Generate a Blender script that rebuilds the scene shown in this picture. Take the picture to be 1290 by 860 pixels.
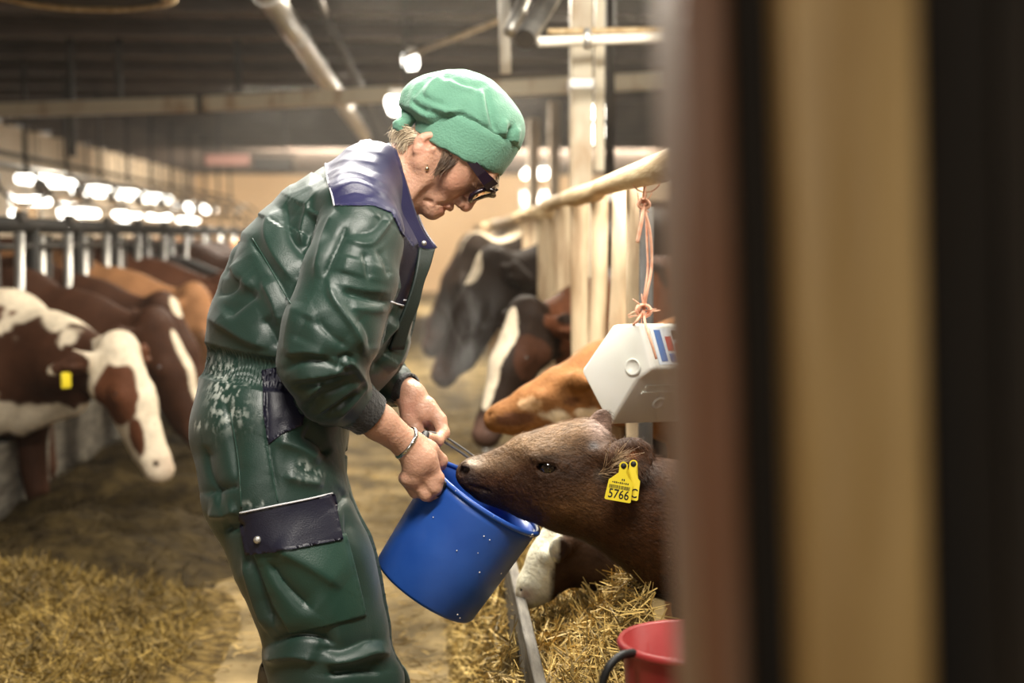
import bpy, bmesh, math, random
import numpy as np
from mathutils import Vector, Matrix

for _o in list(bpy.data.objects):
    bpy.data.objects.remove(_o)
scene = bpy.context.scene
rng = np.random.default_rng(7)
random.seed(7)
COL = scene.collection

# ------------------------------------------------------------------ camera
FPX, CAM_H = 1791.7, 1.13                     # 50 mm on 36 mm, in pixels of the 1290 px frame
YAW, PITCH = math.radians(3.03), math.radians(-4.15)
FW = np.array([math.sin(YAW)*math.cos(PITCH), math.cos(YAW)*math.cos(PITCH), math.sin(PITCH)])
RT = np.array([math.cos(YAW), -math.sin(YAW), 0.0])
UP = np.cross(RT, FW)
CAMP = np.array([0.0, 0.0, CAM_H])
cd = bpy.data.cameras.new('camera')
cam = bpy.data.objects.new('camera', cd); COL.objects.link(cam)
cd.lens = 50; cd.sensor_width = 36; cd.clip_start = 0.05; cd.clip_end = 200
cam.matrix_world = Matrix(((RT[0], UP[0], -FW[0], 0), (RT[1], UP[1], -FW[1], 0), (RT[2], UP[2], -FW[2], CAM_H), (0, 0, 0, 1)))
cd.dof.use_dof = True; cd.dof.focus_distance = 2.52; cd.dof.aperture_fstop = 2.5
scene.camera = cam

# ------------------------------------------------------------------ world, lights, exposure
scene.view_settings.view_transform = 'Standard'
scene.view_settings.look = 'None'
scene.view_settings.exposure = 0.0
scene.view_settings.gamma = 1.0
scene.view_settings.use_curve_mapping = False
scene.cycles.use_denoising = True
scene.cycles.max_bounces = 6
scene.cycles.sample_clamp_indirect = 8.0
scene.cycles.caustics_reflective = False; scene.cycles.caustics_refractive = False
wd = bpy.data.worlds.new('daylight'); scene.world = wd; wd.use_nodes = True
bg = wd.node_tree.nodes['Background']
bg.inputs[0].default_value = (1.0, 0.93, 0.82, 1); bg.inputs[1].default_value = 1.2

def area(name, loc, target, sx, sy, power, col=(1, .93, .82), spread=math.pi):
    l = bpy.data.lights.new(name, 'AREA'); l.shape = 'RECTANGLE'; l.size = sx; l.size_y = sy
    l.energy = power; l.color = col; l.spread = spread
    o = bpy.data.objects.new(name, l); COL.objects.link(o)
    o.location = loc
    o.rotation_euler = (Vector(target)-Vector(loc)).to_track_quat('-Z', 'Y').to_euler()
    return o

area('strip_lamp_light_pen', (0.75, 3.6, 2.38), (0.1, 2.9, 0.6), 1.5, 0.25, 60, (1, .93, .8))
area('strip_lamp_light_aisle', (-0.15, 3.55, 2.40), (-0.15, 2.9, 0.6), 1.3, 0.25, 105, (1, .95, .86))
area('strip_lamp_light_far_pen', (0.5, 7.0, 2.38), (0.4, 6.5, 0.3), 2.0, 0.3, 140, (1, .9, .74))
area('strip_lamp_light_far_aisle', (-0.4, 12, 2.38), (-0.4, 12, 0), 2.6, 0.3, 300, (1, .92, .78))
area('strip_lamp_light_cow_row', (-1.2, 5.6, 2.38), (-1.2, 5.5, 0.3), 1.4, 0.25, 30, (1, .93, .8))
area('added_end_wall_fill', (0.8, 21, 2.3), (0.8, 28, 1.0), 6, 0.5, 1500, (1, .9, .74))  # unseen fill added to brighten the far end wall
area('strip_lamp_light_near', (0.05, 1.35, 2.42), (-.2, 2.7, 0.9), 1.2, 0.22, 68, (1, .94, .84))
area('added_pen_side_fill', (1.7, 2.9, 2.25), (0.0, 6.0, 1.7), 1.2, 0.2, 60, (1, .93, .8))  # sideways fill added to brighten the tall post and upper pipes
area('added_front_fill', (-1.2, -2.0, 2.0), (-0.1, 2.6, 0.9), 2.0, 1.4, 27, (1, .95, .88))  # unseen soft fill added behind the viewer

# ------------------------------------------------------------------ pixel helpers (1290 x 860 frame -> real distance)
def P(px, py, z):
    return CAMP + z*(FW + RT*((px-645)/FPX) + UP*((430-py)/FPX))
def proj(V):
    d = np.asarray(V) - CAMP
    z = d @ FW
    return 645 + FPX*(d @ RT)/z, 430 - FPX*(d @ UP)/z, z

# ------------------------------------------------------------------ mesh helpers
def mk_mesh(name, V, quads=None, tris=None, smooth=True):
    me = bpy.data.meshes.new(name)
    V = np.asarray(V, np.float32).reshape(-1, 3)
    me.vertices.add(len(V)); me.vertices.foreach_set('co', V.ravel())
    q = np.zeros((0, 4), np.int32) if quads is None else np.asarray(quads, np.int32).reshape(-1, 4)
    t = np.zeros((0, 3), np.int32) if tris is None else np.asarray(tris, np.int32).reshape(-1, 3)
    li = np.concatenate([q.ravel(), t.ravel()])
    me.loops.add(len(li)); me.loops.foreach_set('vertex_index', li)
    tot = np.concatenate([np.full(len(q), 4, np.int32), np.full(len(t), 3, np.int32)])
    st = np.concatenate([[0], np.cumsum(tot)[:-1]]).astype(np.int32) if len(tot) else tot
    me.polygons.add(len(tot)); me.polygons.foreach_set('loop_start', st)
    try: me.polygons.foreach_set('loop_total', tot)
    except Exception: pass
    me.polygons.foreach_set('use_smooth', np.full(len(tot), smooth))
    me.update(calc_edges=True); me.validate()
    return me

def set_col(me, C, name='Col'):
    a = me.color_attributes.new(name, 'FLOAT_COLOR', 'POINT')
    C = np.asarray(C, np.float32)
    if C.shape[1] == 3: C = np.hstack([C, np.ones((len(C), 1), np.float32)])
    a.data.foreach_set('color', C.ravel())

def link(name, me, mat=None, parent=None, loc=(0, 0, 0)):
    """link a mesh whose vertices are in world space (or relative to loc when nothing else is given)"""
    o = bpy.data.objects.new(name, me); COL.objects.link(o)
    if mat is not None: me.materials.append(mat)
    if parent is not None: o.parent = parent
    o.location = loc
    return o
def root_of(o):
    w = Vector((0, 0, 0))
    while o is not None:
        w += o.location; o = o.parent
    return np.array(w)
def part(name, V, quads=None, tris=None, mat=None, parent=None, smooth=True, col=None, base=None):
    """world-space geometry -> object whose origin is its parent's origin, or the given base"""
    V = np.asarray(V, float).reshape(-1, 3)
    if parent is not None: off = root_of(parent); loc = (0, 0, 0)
    else:
        off = np.array(base if base is not None else [V[:, 0].mean(), V[:, 1].mean(), V[:, 2].min()]); loc = tuple(off)
    me = mk_mesh(name, V-off, quads, tris, smooth)
    if col is not None: set_col(me, col)
    return link(name, me, mat, parent, loc)
def tag(o, label=None, cat=None, group=None, kind=None):
    if label: o['label'] = label
    if cat: o['category'] = cat
    if group: o['group'] = group
    if kind: o['kind'] = kind
    return o
def empty(name, loc, label=None, cat=None, group=None, kind=None):
    o = bpy.data.objects.new(name, None); COL.objects.link(o); o.location = tuple(loc); o.empty_display_size = .1
    return tag(o, label, cat, group, kind)
def copy_tree(o, parent=None):
    c = o.copy(); COL.objects.link(c)
    if parent is not None: c.parent = parent
    for ch in list(o.children): copy_tree(ch, c)
    return c

class MB:
    """collects simple solids into one mesh"""
    def __init__(s): s.V = []; s.Q = []; s.T = []; s.n = 0
    def add(s, V, Q=(), T=()):
        V = np.asarray(V, float).reshape(-1, 3)
        s.V.append(V)
        if len(Q): s.Q.append(np.asarray(Q)+s.n)
        if len(T): s.T.append(np.asarray(T)+s.n)
        s.n += len(V); return s
    def box(s, c, ax, ay, az, bev=0.0):
        """c centre; ax, ay, az half-extent vectors; optional bevel as fraction of metres"""
        c, ax, ay, az = [np.asarray(v, float) for v in (c, ax, ay, az)]
        if bev <= 0:
            V = [c+i*ax+j*ay+k*az for k in (-1, 1) for j in (-1, 1) for i in (-1, 1)]
            return s.add(V, [(0, 2, 3, 1), (4, 5, 7, 6), (0, 1, 5, 4), (2, 6, 7, 3), (0, 4, 6, 2), (1, 3, 7, 5)])
        la, lb, lc = [np.linalg.norm(v) for v in (ax, ay, az)]
        bm = bmesh.new(); bmesh.ops.create_cube(bm, size=2.0)
        for v in bm.verts: v.co = Vector((v.co.x*la, v.co.y*lb, v.co.z*lc))
        bmesh.ops.bevel(bm, geom=bm.edges[:], offset=min(bev, .45*min(la, lb, lc)*2), segments=2, affect='EDGES', profile=.5)
        bm.verts.index_update()
        L = np.array([v.co[:] for v in bm.verts]); B = np.stack([ax/la, ay/lb, az/lc])
        Q = [[v.index for v in f.verts] for f in bm.faces if len(f.verts) == 4]
        T = [[v.index for v in f.verts] for f in bm.faces if len(f.verts) == 3]
        bm.free()
        return s.add(c+L@B, Q, T)
    def tube(s, pts, rad, n=10, caps=True, flat=None):
        """round tube along pts; rad scalar or list; flat=(dir, ratio) squashes it along dir"""
        pts = np.asarray(pts, float); m = len(pts)
        rad = np.full(m, rad, float) if np.isscalar(rad) else np.asarray(rad, float)
        tg = np.gradient(pts, axis=0); tg /= np.linalg.norm(tg, axis=1)[:, None]+1e-12
        ref = np.array([0, 0, 1.0]) if abs(tg[0][2]) < .9 else np.array([1.0, 0, 0])
        a = np.cross(tg[0], ref); a /= np.linalg.norm(a)
        rings = []
        for i in range(m):
            a = a-tg[i]*(a@tg[i]); a /= np.linalg.norm(a); b = np.cross(tg[i], a)
            th = np.arange(n)*2*math.pi/n
            o = rad[i]*(np.cos(th)[:, None]*a+np.sin(th)[:, None]*b)
            if flat is not None:
                fd = np.asarray(flat[0], float); fd = fd/np.linalg.norm(fd)
                o = o-(o@fd)[:, None]*fd*(1-flat[1])
            rings.append(pts[i]+o)
        V = np.concatenate(rings); Q = []
        for i in range(m-1):
            for j in range(n):
                k = (j+1) % n
                Q.append((i*n+j, i*n+k, (i+1)*n+k, (i+1)*n+j))
        T = []
        if caps:
            V = np.vstack([V, pts[0], pts[-1]]); c0, c1 = m*n, m*n+1
            for j in range(n):
                k = (j+1) % n
                T += [(c0, k, j), (c1, (m-1)*n+j, (m-1)*n+k)]
        return s.add(V, Q, T)
    def lathe(s, o, axis, prof, n=40, flute=None, closed=False):
        """revolve prof [(r, h)] about axis from o"""
        o = np.asarray(o, float); axis = np.asarray(axis, float); axis = axis/np.linalg.norm(axis)
        ref = np.array([0, 1.0, 0]) if abs(axis[1]) < .8 else np.array([1.0, 0, 0])
        a = np.cross(axis, ref); a /= np.linalg.norm(a); b = np.cross(axis, a)
        th = np.arange(n)*2*math.pi/n; dirs = np.cos(th)[:, None]*a+np.sin(th)[:, None]*b
        V = np.concatenate([o+axis*h+dirs*max(r, 1e-5) for r, h in prof]); Q = []
        m = len(prof)
        for i in range(m if closed else m-1):
            i2 = (i+1) % m
            for j in range(n):
                k = (j+1) % n
                Q.append((i*n+j, i*n+k, i2*n+k, i2*n+j))
        return s.add(V, Q)
    def build(s, name, mat=None, parent=None, smooth=False, base=None, col=None):
        V = np.concatenate(s.V)
        Q = np.concatenate(s.Q) if s.Q else None; T = np.concatenate(s.T) if s.T else None
        return part(name, V, Q, T, mat, parent, smooth, col, base)

def auto_smooth(o, ang=35):
    me = o.data
    me.polygons.foreach_set('use_smooth', np.full(len(me.polygons), True))
    try: me.set_sharp_from_angle(angle=math.radians(ang))
    except Exception: pass
    return o
def spline(pts, n=24):
    """Catmull-Rom through pts (any dimension)"""
    p = np.asarray(pts, float); p = np.vstack([2*p[0]-p[1], p, 2*p[-1]-p[-2]])
    out = []
    segs = len(p)-3
    for i in range(segs):
        t = np.linspace(0, 1, max(2, n//segs+1), endpoint=(i == segs-1))[:, None]
        a, b, c, d = p[i:i+4]
        out.append(.5*((2*b)+(c-a)*t+(2*a-5*b+4*c-d)*t*t+(3*b-a-3*c+d)*t**3))
    return np.vstack(out)

# ------------------------------------------------------------------ numpy value noise
def _hash(ix, iy, iz):
    h = (ix.astype(np.int64)*374761393+iy.astype(np.int64)*668265263+iz.astype(np.int64)*2147483647*3+iz.astype(np.int64)*974634763) & 0xffffffff
    h = ((h ^ (h >> 13))*1274126177) & 0xffffffff
    return ((h ^ (h >> 16)) & 0xffff)/65535.0
def noise(p):
    p = np.asarray(p, float); i = np.floor(p).astype(np.int64); f = p-i; f = f*f*(3-2*f)
    r = 0
    for dx in (0, 1):
        for dy in (0, 1):
            for dz in (0, 1):
                w = (f[:, 0] if dx else 1-f[:, 0])*(f[:, 1] if dy else 1-f[:, 1])*(f[:, 2] if dz else 1-f[:, 2])
                r = r+w*_hash(i[:, 0]+dx, i[:, 1]+dy, i[:, 2]+dz)
    return r*2-1
def fbm(p, o=3):
    s = 0; a = 1.0
    for k in range(o):
        s = s+a*noise(p*(2**k)+17.3*k); a *= .5
    return s

# ------------------------------------------------------------------ implicit surfaces
class SDF:
    def __init__(s): s.p = []
    def _push(s, fn, lo, hi, k, op): s.p.append((fn, np.asarray(lo, float), np.asarray(hi, float), k, op)); return s
    def cone(s, a, b, ra, rb, k=.02, asp=1.0, lat=None, op='+'):
        """tapered capsule; asp > 1 widens it along lat"""
        a = np.asarray(a, float); b = np.asarray(b, float)
        lat = None if lat is None or asp == 1 else np.asarray(lat, float)/np.linalg.norm(lat)
        f = 1-1/asp
        def sq(v): return v-lat*(v@lat)*f
        a2, b2 = (a, b) if lat is None else (sq(a), sq(b))
        d = b2-a2; dd = max(d@d, 1e-12)
        def fn(X, Y, Z):
            if lat is not None:
                t = (X*lat[0]+Y*lat[1]+Z*lat[2])*f
                X = X-t*lat[0]; Y = Y-t*lat[1]; Z = Z-t*lat[2]
            x, y, z = X-a2[0], Y-a2[1], Z-a2[2]
            h = np.clip((x*d[0]+y*d[1]+z*d[2])/dd, 0, 1)
            return np.sqrt((x-h*d[0])**2+(y-h*d[1])**2+(z-h*d[2])**2)-(ra+(rb-ra)*h)
        R = max(ra, rb)*max(asp, 1)
        return s._push(fn, np.minimum(a, b)-R, np.maximum(a, b)+R, k, op)
    def chain(s, pts, rads, k=.02, asp=1.0, lat=None, op='+'):
        for i in range(len(pts)-1):
            s.cone(pts[i], pts[i+1], rads[i], rads[i+1], k if i == 0 else min(k, .6*min(rads[i], rads[i+1])), asp, lat, op)
        return s
    def ell(s, c, r, axes=None, k=.02, op='+'):
        """ellipsoid: radii r along the rows of axes"""
        c = np.asarray(c, float); r = np.asarray(r, float); A = np.eye(3) if axes is None else np.asarray(axes, float)
        A = A/np.linalg.norm(A, axis=1)[:, None]
        def fn(X, Y, Z):
            x, y, z = X-c[0], Y-c[1], Z-c[2]
            u = [(x*A[i, 0]+y*A[i, 1]+z*A[i, 2]) for i in range(3)]
            k0 = np.sqrt((u[0]/r[0])**2+(u[1]/r[1])**2+(u[2]/r[2])**2)
            k1 = np.sqrt((u[0]/r[0]**2)**2+(u[1]/r[1]**2)**2+(u[2]/r[2]**2)**2)
            return k0*(k0-1)/(k1+1e-9)
        e = np.sqrt(((A*r[:, None])**2).sum(0))
        return s._push(fn, c-e, c+e, k, op)
    def bounds(s):
        a = [p for p in s.p if p[4] == '+']
        return np.min([p[1] for p in a], 0), np.max([p[2] for p in a], 0)
    @staticmethod
    def _comb(A, B, k, op):
        k = max(k, 1e-5)
        if op == '+':
            h = np.maximum(k-np.abs(A-B), 0)/k
            return np.minimum(A, B)-h*h*k*.25
        h = np.maximum(k-np.abs(A+B), 0)/k
        return np.maximum(A, -B)+h*h*k*.25
    def grid(s, h, lo=None, hi=None):
        l, u = s.bounds(); lo = l-3*h if lo is None else np.asarray(lo); hi = u+3*h if hi is None else np.asarray(hi)
        n = np.ceil((hi-lo)/h).astype(int)+1
        D = np.full(n, 1.0, np.float32)
        ax = [(lo[i]+h*np.arange(n[i])).astype(np.float32) for i in range(3)]
        for fn, a, b, k, op in s.p:
            pad = k+2.5*h
            i0 = np.maximum(np.floor((a-pad-lo)/h).astype(int), 0); i1 = np.minimum(np.ceil((b+pad-lo)/h).astype(int)+1, n)
            if (i1 <= i0).any(): continue
            sl = tuple(slice(i0[j], i1[j]) for j in range(3))
            d = fn(ax[0][sl[0]][:, None, None], ax[1][sl[1]][None, :, None], ax[2][sl[2]][None, None, :])
            D[sl] = s._comb(D[sl], d, k, op)
        return D, lo
    def at(s, V):
        V = np.asarray(V, float); D = np.full(len(V), 1.0)
        for fn, a, b, k, op in s.p:
            pad = k+.03
            m = ((V > a-pad) & (V < b+pad)).all(1)
            if not m.any(): continue
            v = V[m]
            D[m] = s._comb(D[m], fn(v[:, 0], v[:, 1], v[:, 2]), k, op)
        return D
    def grad(s, V, e=1e-3):
        g = 0
        for t in ((1, -1, -1), (-1, -1, 1), (-1, 1, -1), (1, 1, 1)):
            t = np.array(t, float); g = g+t*s.at(V+e*t)[:, None]
        return g/(4*e)
    def project(s, V, it=2):
        V = np.array(V, float)
        for _ in range(it):
            d = s.at(V); g = s.grad(V); gg = (g*g).sum(1)
            st = np.clip(d/np.maximum(gg, .05), -.006, .006)
            V -= g*st[:, None]
        return V
    def mesh(s, h, lo=None, hi=None, it=1):
        D, o = s.grid(h, lo, hi)
        V, Q = nets(D); V = o+V*h
        return (s.project(V, it) if it else V), Q
    def hit(s, px, py, z0=1.2, z1=4.2, n=500):
        """first surface point along the pixel's ray"""
        z = np.linspace(z0, z1, n); pts = np.array([P(px, py, t) for t in z]); d = s.at(pts)
        i = np.argmax(d < 0)
        if d[i] >= 0: i = int(np.argmin(d)); return pts[i]
        a, b = z[max(i-1, 0)], z[i]
        for _ in range(14):
            m = .5*(a+b)
            if s.at(P(px, py, m)[None])[0] < 0: b = m
            else: a = m
        return P(px, py, .5*(a+b))

def nets(D):
    S = D < 0
    n = np.array(D.shape)
    cnt = np.zeros(n-1, np.int8)
    for i in (0, 1):
        for j in (0, 1):
            for k in (0, 1):
                cnt += S[i:n[0]-1+i, j:n[1]-1+j, k:n[2]-1+k]
    act = (cnt > 0) & (cnt < 8)
    I = np.argwhere(act); idx = np.full(act.shape, -1, np.int32); idx[act] = np.arange(len(I), dtype=np.int32)
    acc = np.zeros((len(I), 3)); c = np.zeros(len(I))
    cor = [np.array(q) for q in ((0, 0, 0), (1, 0, 0), (0, 1, 0), (1, 1, 0), (0, 0, 1), (1, 0, 1), (0, 1, 1), (1, 1, 1))]
    val = [D[I[:, 0]+q[0], I[:, 1]+q[1], I[:, 2]+q[2]].astype(float) for q in cor]
    for a, b in ((0, 1), (2, 3), (4, 5), (6, 7), (0, 2), (1, 3), (4, 6), (5, 7), (0, 4), (1, 5), (2, 6), (3, 7)):
        m = (val[a] < 0) != (val[b] < 0)
        t = val[a][m]/(val[a][m]-val[b][m])
        acc[m] += cor[a]+t[:, None]*(cor[b]-cor[a]); c[m] += 1
    V = I+acc/c[:, None]
    Q = []
    for ax in range(3):
        u, v = (ax+1) % 3, (ax+2) % 3
        sa = [slice(None)]*3; sb = [slice(None)]*3; sa[ax] = slice(0, -1); sb[ax] = slice(1, None)
        A = S[tuple(sa)]; B = S[tuple(sb)]
        E = np.argwhere(A != B)
        E = E[(E[:, u] > 0) & (E[:, v] > 0) & (E[:, u] < n[u]-1) & (E[:, v] < n[v]-1)]
        ins = A[E[:, 0], E[:, 1], E[:, 2]]
        def cell(du, dv):
            T = E.copy(); T[:, u] += du; T[:, v] += dv
            return idx[T[:, 0], T[:, 1], T[:, 2]]
        q = np.stack([cell(-1, -1), cell(0, -1), cell(0, 0), cell(-1, 0)], 1)
        q[~ins] = q[~ins][:, ::-1]
        Q.append(q)
    return V, np.concatenate(Q)

def vnormals(V, Q):
    a = np.cross(V[Q[:, 2]]-V[Q[:, 0]], V[Q[:, 3]]-V[Q[:, 1]]); N = np.zeros_like(V)
    for i in range(4): np.add.at(N, Q[:, i], a)
    return N/(np.linalg.norm(N, axis=1)[:, None]+1e-12)
def subdivide(V, Q, sel):
    """split the faces whose vertices are all in sel into 4 (neighbours keep hanging nodes closed by fan triangles)"""
    fs = sel[Q].all(1)
    qs, qk = Q[fs], Q[~fs]
    E = np.concatenate([qs[:, [i, (i+1) % 4]] for i in range(4)]); Es = np.sort(E, 1)
    key = Es[:, 0].astype(np.int64)*len(V)+Es[:, 1]
    uk, inv = np.unique(key, return_inverse=True)
    mid = .5*(V[uk // len(V)]+V[uk % len(V)]); nm = len(V)
    cen = V[qs].mean(1); nc = nm+len(mid)
    m = inv.reshape(4, -1).T+nm; c = nc+np.arange(len(qs))
    newq = np.concatenate([np.stack([qs[:, i], m[:, i], c, m[:, (i+3) % 4]], 1) for i in range(4)])
    lut = {int(k): nm+i for i, k in enumerate(uk)}
    T = []; keep = np.ones(len(qk), bool)
    isb = sel[qk].sum(1) >= 2
    for f in np.nonzero(isb)[0]:
        ring = []; hit = False
        for i in range(4):
            a, b = int(qk[f, i]), int(qk[f, (i+1) % 4]); ring.append(a)
            w = lut.get(min(a, b)*nm+max(a, b))
            if w is not None: ring.append(w); hit = True
        if hit:
            keep[f] = False
            ctr = ring[1] if len(ring) == 5 else ring[0]
            i0 = ring.index(ctr); ring = ring[i0:]+ring[:i0]
            for j in range(1, len(ring)-1): T.append((ring[0], ring[j], ring[j+1]))
    return np.vstack([V, mid, cen]), np.concatenate([qk[keep], newq]), np.array(T, int).reshape(-1, 3), len(V)

def inpoly(x, y, poly):
    poly = np.asarray(poly, float); r = np.zeros(len(x), bool)
    j = len(poly)-1
    for i in range(len(poly)):
        xi, yi = poly[i]; xj, yj = poly[j]
        c = ((yi > y) != (yj > y)) & (x < (xj-xi)*(y-yi)/(yj-yi+1e-12)+xi)
        r ^= c; j = i
    return r
def segdist(x, y, line):
    """distance, and closest point, to a polyline in the plane"""
    global SIDE
    line = np.asarray(line, float); SIDE = np.zeros(len(x)); best = np.full(len(x), 1e9); bx = np.zeros(len(x)); by = np.zeros(len(x)); bt = np.zeros(len(x))
    L = np.concatenate([[0], np.cumsum(np.linalg.norm(np.diff(line, axis=0), axis=1))]); tot = L[-1]
    for i in range(len(line)-1):
        a, b = line[i], line[i+1]; d = b-a
        t = np.clip(((x-a[0])*d[0]+(y-a[1])*d[1])/(d@d+1e-12), 0, 1)
        qx, qy = a[0]+t*d[0], a[1]+t*d[1]; dd = np.hypot(x-qx, y-qy); m = dd < best
        best[m] = dd[m]; nx_, ny_ = -d[1], d[0]; sg_ = 1 if (ny_-.6*nx_) > 0 else -1; SIDE[m] = (sg_*((x-qx)*nx_+(y-qy)*ny_))[m]; bx[m] = qx[m]; by[m] = qy[m]; bt[m] = (L[i]+t[m]*np.linalg.norm(d))/tot
    return best, bx, by, bt

# ------------------------------------------------------------------ materials
def mat(name, c1, c2=None, rough=.6, metal=0.0, nscale=8.0, ndetail=4, stretch=(1, 1, 1), bump=0.0, bscale=60, bstretch=None, attr=None,
        sheen=0.0, coat=0.0, emit=None, estr=0.0, spec=.5, sss=0.0, trans=0.0, specks=None, ramp=(.35, .65), rough2=None, island=0.0, alpha=1.0, coatrough=.1):
    m = bpy.data.materials.new(name); m.use_nodes = True
    nt = m.node_tree; N = nt.nodes; L = nt.links
    b = N['Principled BSDF']
    def inp(k, v):
        if k in b.inputs: b.inputs[k].default_value = v
    inp('Base Color', (*c1, 1)); inp('Roughness', rough); inp('Metallic', metal); inp('Specular IOR Level', spec)
    inp('Sheen Weight', sheen); inp('Coat Weight', coat); inp('Coat Roughness', coatrough); inp('Transmission Weight', trans); inp('Alpha', alpha)
    if sss: inp('Subsurface Weight', sss); inp('Subsurface Radius', (.01, .004, .002)); inp('Subsurface Scale', .5)
    if emit: inp('Emission Color', (*emit, 1)); inp('Emission Strength', estr)
    tc = N.new('ShaderNodeTexCoord')
    def coords(st):
        mp = N.new('ShaderNodeMapping'); mp.inputs['Scale'].default_value = st
        L.new(tc.outputs['Object'], mp.inputs['Vector']); return mp.outputs['Vector']
    col = None
    if attr:
        a = N.new('ShaderNodeVertexColor'); a.layer_name = attr; col = a.outputs['Color']
    if c2 is not None:
        nz = N.new('ShaderNodeTexNoise'); nz.inputs['Scale'].default_value = nscale; nz.inputs['Detail'].default_value = ndetail
        L.new(coords(stretch), nz.inputs['Vector'])
        rp = N.new('ShaderNodeValToRGB'); rp.color_ramp.elements[0].position = ramp[0]; rp.color_ramp.elements[1].position = ramp[1]
        rp.color_ramp.elements[0].color = (*c1, 1); rp.color_ramp.elements[1].color = (*c2, 1)
        L.new(nz.outputs['Fac'], rp.inputs['Fac'])
        if col is None: col = rp.outputs['Color']
        else:
            mx = N.new('ShaderNodeMixRGB'); mx.blend_type = 'MULTIPLY'; mx.inputs[0].default_value = 1
            L.new(col, mx.inputs[1]); L.new(rp.outputs['Color'], mx.inputs[2]); col = mx.outputs[0]
        if rough2 is not None:
            mr = N.new('ShaderNodeMapRange'); mr.inputs[1].default_value = ramp[0]; mr.inputs[2].default_value = ramp[1]
            mr.inputs[3].default_value = rough; mr.inputs[4].default_value = rough2
            L.new(nz.outputs['Fac'], mr.inputs[0]); L.new(mr.outputs[0], b.inputs['Roughness'])
    if island:
        g = N.new('ShaderNodeNewGeometry'); mr = N.new('ShaderNodeMapRange'); mr.inputs[3].default_value = 1-island; mr.inputs[4].default_value = 1+island
        L.new(g.outputs['Random Per Island'], mr.inputs[0])
        mx = N.new('ShaderNodeMixRGB'); mx.blend_type = 'MULTIPLY'; mx.inputs[0].default_value = 1
        if col is None: mx.inputs[1].default_value = (*c1, 1)
        else: L.new(col, mx.inputs[1])
        L.new(mr.outputs[0], mx.inputs[2]); col = mx.outputs[0]
    for (sc, thr, sst, scol) in (specks or []):
        nz = N.new('ShaderNodeTexNoise'); nz.inputs['Scale'].default_value = sc; nz.inputs['Detail'].default_value = 3
        L.new(coords(sst), nz.inputs['Vector'])
        rp = N.new('ShaderNodeValToRGB'); rp.color_ramp.elements[0].position = thr; rp.color_ramp.elements[1].position = thr+.03
        L.new(nz.outputs['Fac'], rp.inputs['Fac'])
        mx = N.new('ShaderNodeMixRGB'); mx.inputs[2].default_value = (*scol, 1)
        if col is None: mx.inputs[1].default_value = (*c1, 1)
        else: L.new(col, mx.inputs[1])
        L.new(rp.outputs['Color'], mx.inputs[0]); col = mx.outputs[0]
    if col is not None: L.new(col, b.inputs['Base Color'])
    if bump:
        nz = N.new('ShaderNodeTexNoise'); nz.inputs['Scale'].default_value = bscale; nz.inputs['Detail'].default_value = 4
        L.new(coords(bstretch or stretch), nz.inputs['Vector'])
        bp = N.new('ShaderNodeBump'); bp.inputs['Strength'].default_value = bump; bp.inputs['Distance'].default_value = .01
        L.new(nz.outputs['Fac'], bp.inputs['Height']); L.new(bp.outputs['Normal'], b.inputs['Normal'])
    return m

# ================================================================== materials
M = {}
M['floor'] = mat('floor_concrete', (.070, .048, .019), (.285, .205, .092), .85, spec=.2, nscale=3.4, ndetail=9, ramp=(.36, .66), bump=.6, bscale=18)
M['ceiling'] = mat('ceiling_boards', (.034, .025, .020), (.085, .063, .052), .55, nscale=1.6, stretch=(.3, 3, 1), rough2=.35, spec=.6)
M['joist'] = mat('joist_wood', (.05, .036, .028), (.10, .072, .055), .7, nscale=3)
M['plaster'] = mat('pale_plaster', (.52, .40, .27), (.70, .57, .42), .8, nscale=.7, bump=.2, bscale=9)
M['tanwall'] = mat('tan_end_wall', (.52, .33, .17), (.68, .47, .27), .75, nscale=.5)
M['white'] = mat('white_paint', (.78, .74, .66), (.62, .56, .46), .45, nscale=6)
M['glass'] = mat('window_glass', (1, 1, 1), rough=.0, trans=1.0)
M['rail'] = mat('grimy_black_steel', (.008, .007, .006), (.02, .016, .012), .75, nscale=7)
M['galv'] = mat('galvanised_steel', (.42, .41, .39), (.62, .60, .56), .3, .85, nscale=9, rough2=.45)
M['darksteel'] = mat('dirty_dark_steel', (.018, .015, .013), (.05, .04, .03), .65, .1, nscale=7)
M['paintedsteel'] = mat('worn_cream_painted_steel', (.66, .58, .43), (.40, .25, .13), .4, nscale=7, stretch=(1, 1, .35), ramp=(.52, .68))
M['log'] = mat('peeled_log_wood', (.50, .34, .17), (.72, .56, .34), .6, nscale=9, stretch=(4, .5, 4), bump=.3, bscale=25)
M['slat'] = mat('grey_fence_wood', (.30, .20, .11), (.62, .49, .32), .65, nscale=7, stretch=(3, 3, .5), bump=.35, bscale=22, bstretch=(4, 4, .5))
M['trough'] = mat('grey_trough_wood', (.06, .05, .038), (.18, .16, .125), .7, nscale=14, stretch=(4, .5, 4), bump=.5, bscale=30)
M['lit'] = mat('lamp_diffuser', (.9, .9, .9), rough=.5, emit=(1, .95, .84), estr=9.0)
M['lampbody'] = mat('lamp_housing', (.6, .58, .54), rough=.4, spec=.5)
M['straw'] = mat('straw_blades', (.33, .215, .058), (.52, .37, .125), .55, nscale=9, island=.75, spec=.4)
M['hay'] = mat('hay_blades', (.085, .054, .012), (.22, .145, .034), .65, nscale=5, island=.75, spec=.3)
M['silage'] = mat('dark_silage', (.014, .009, .003), (.042, .028, .009), .85, nscale=11, bump=.8, bscale=30, island=.5, spec=.08)
M['haybase'] = mat('hay_mass', (.045, .028, .008), (.15, .098, .028), .85, nscale=26, bump=1.0, bscale=50, spec=.1)
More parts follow.
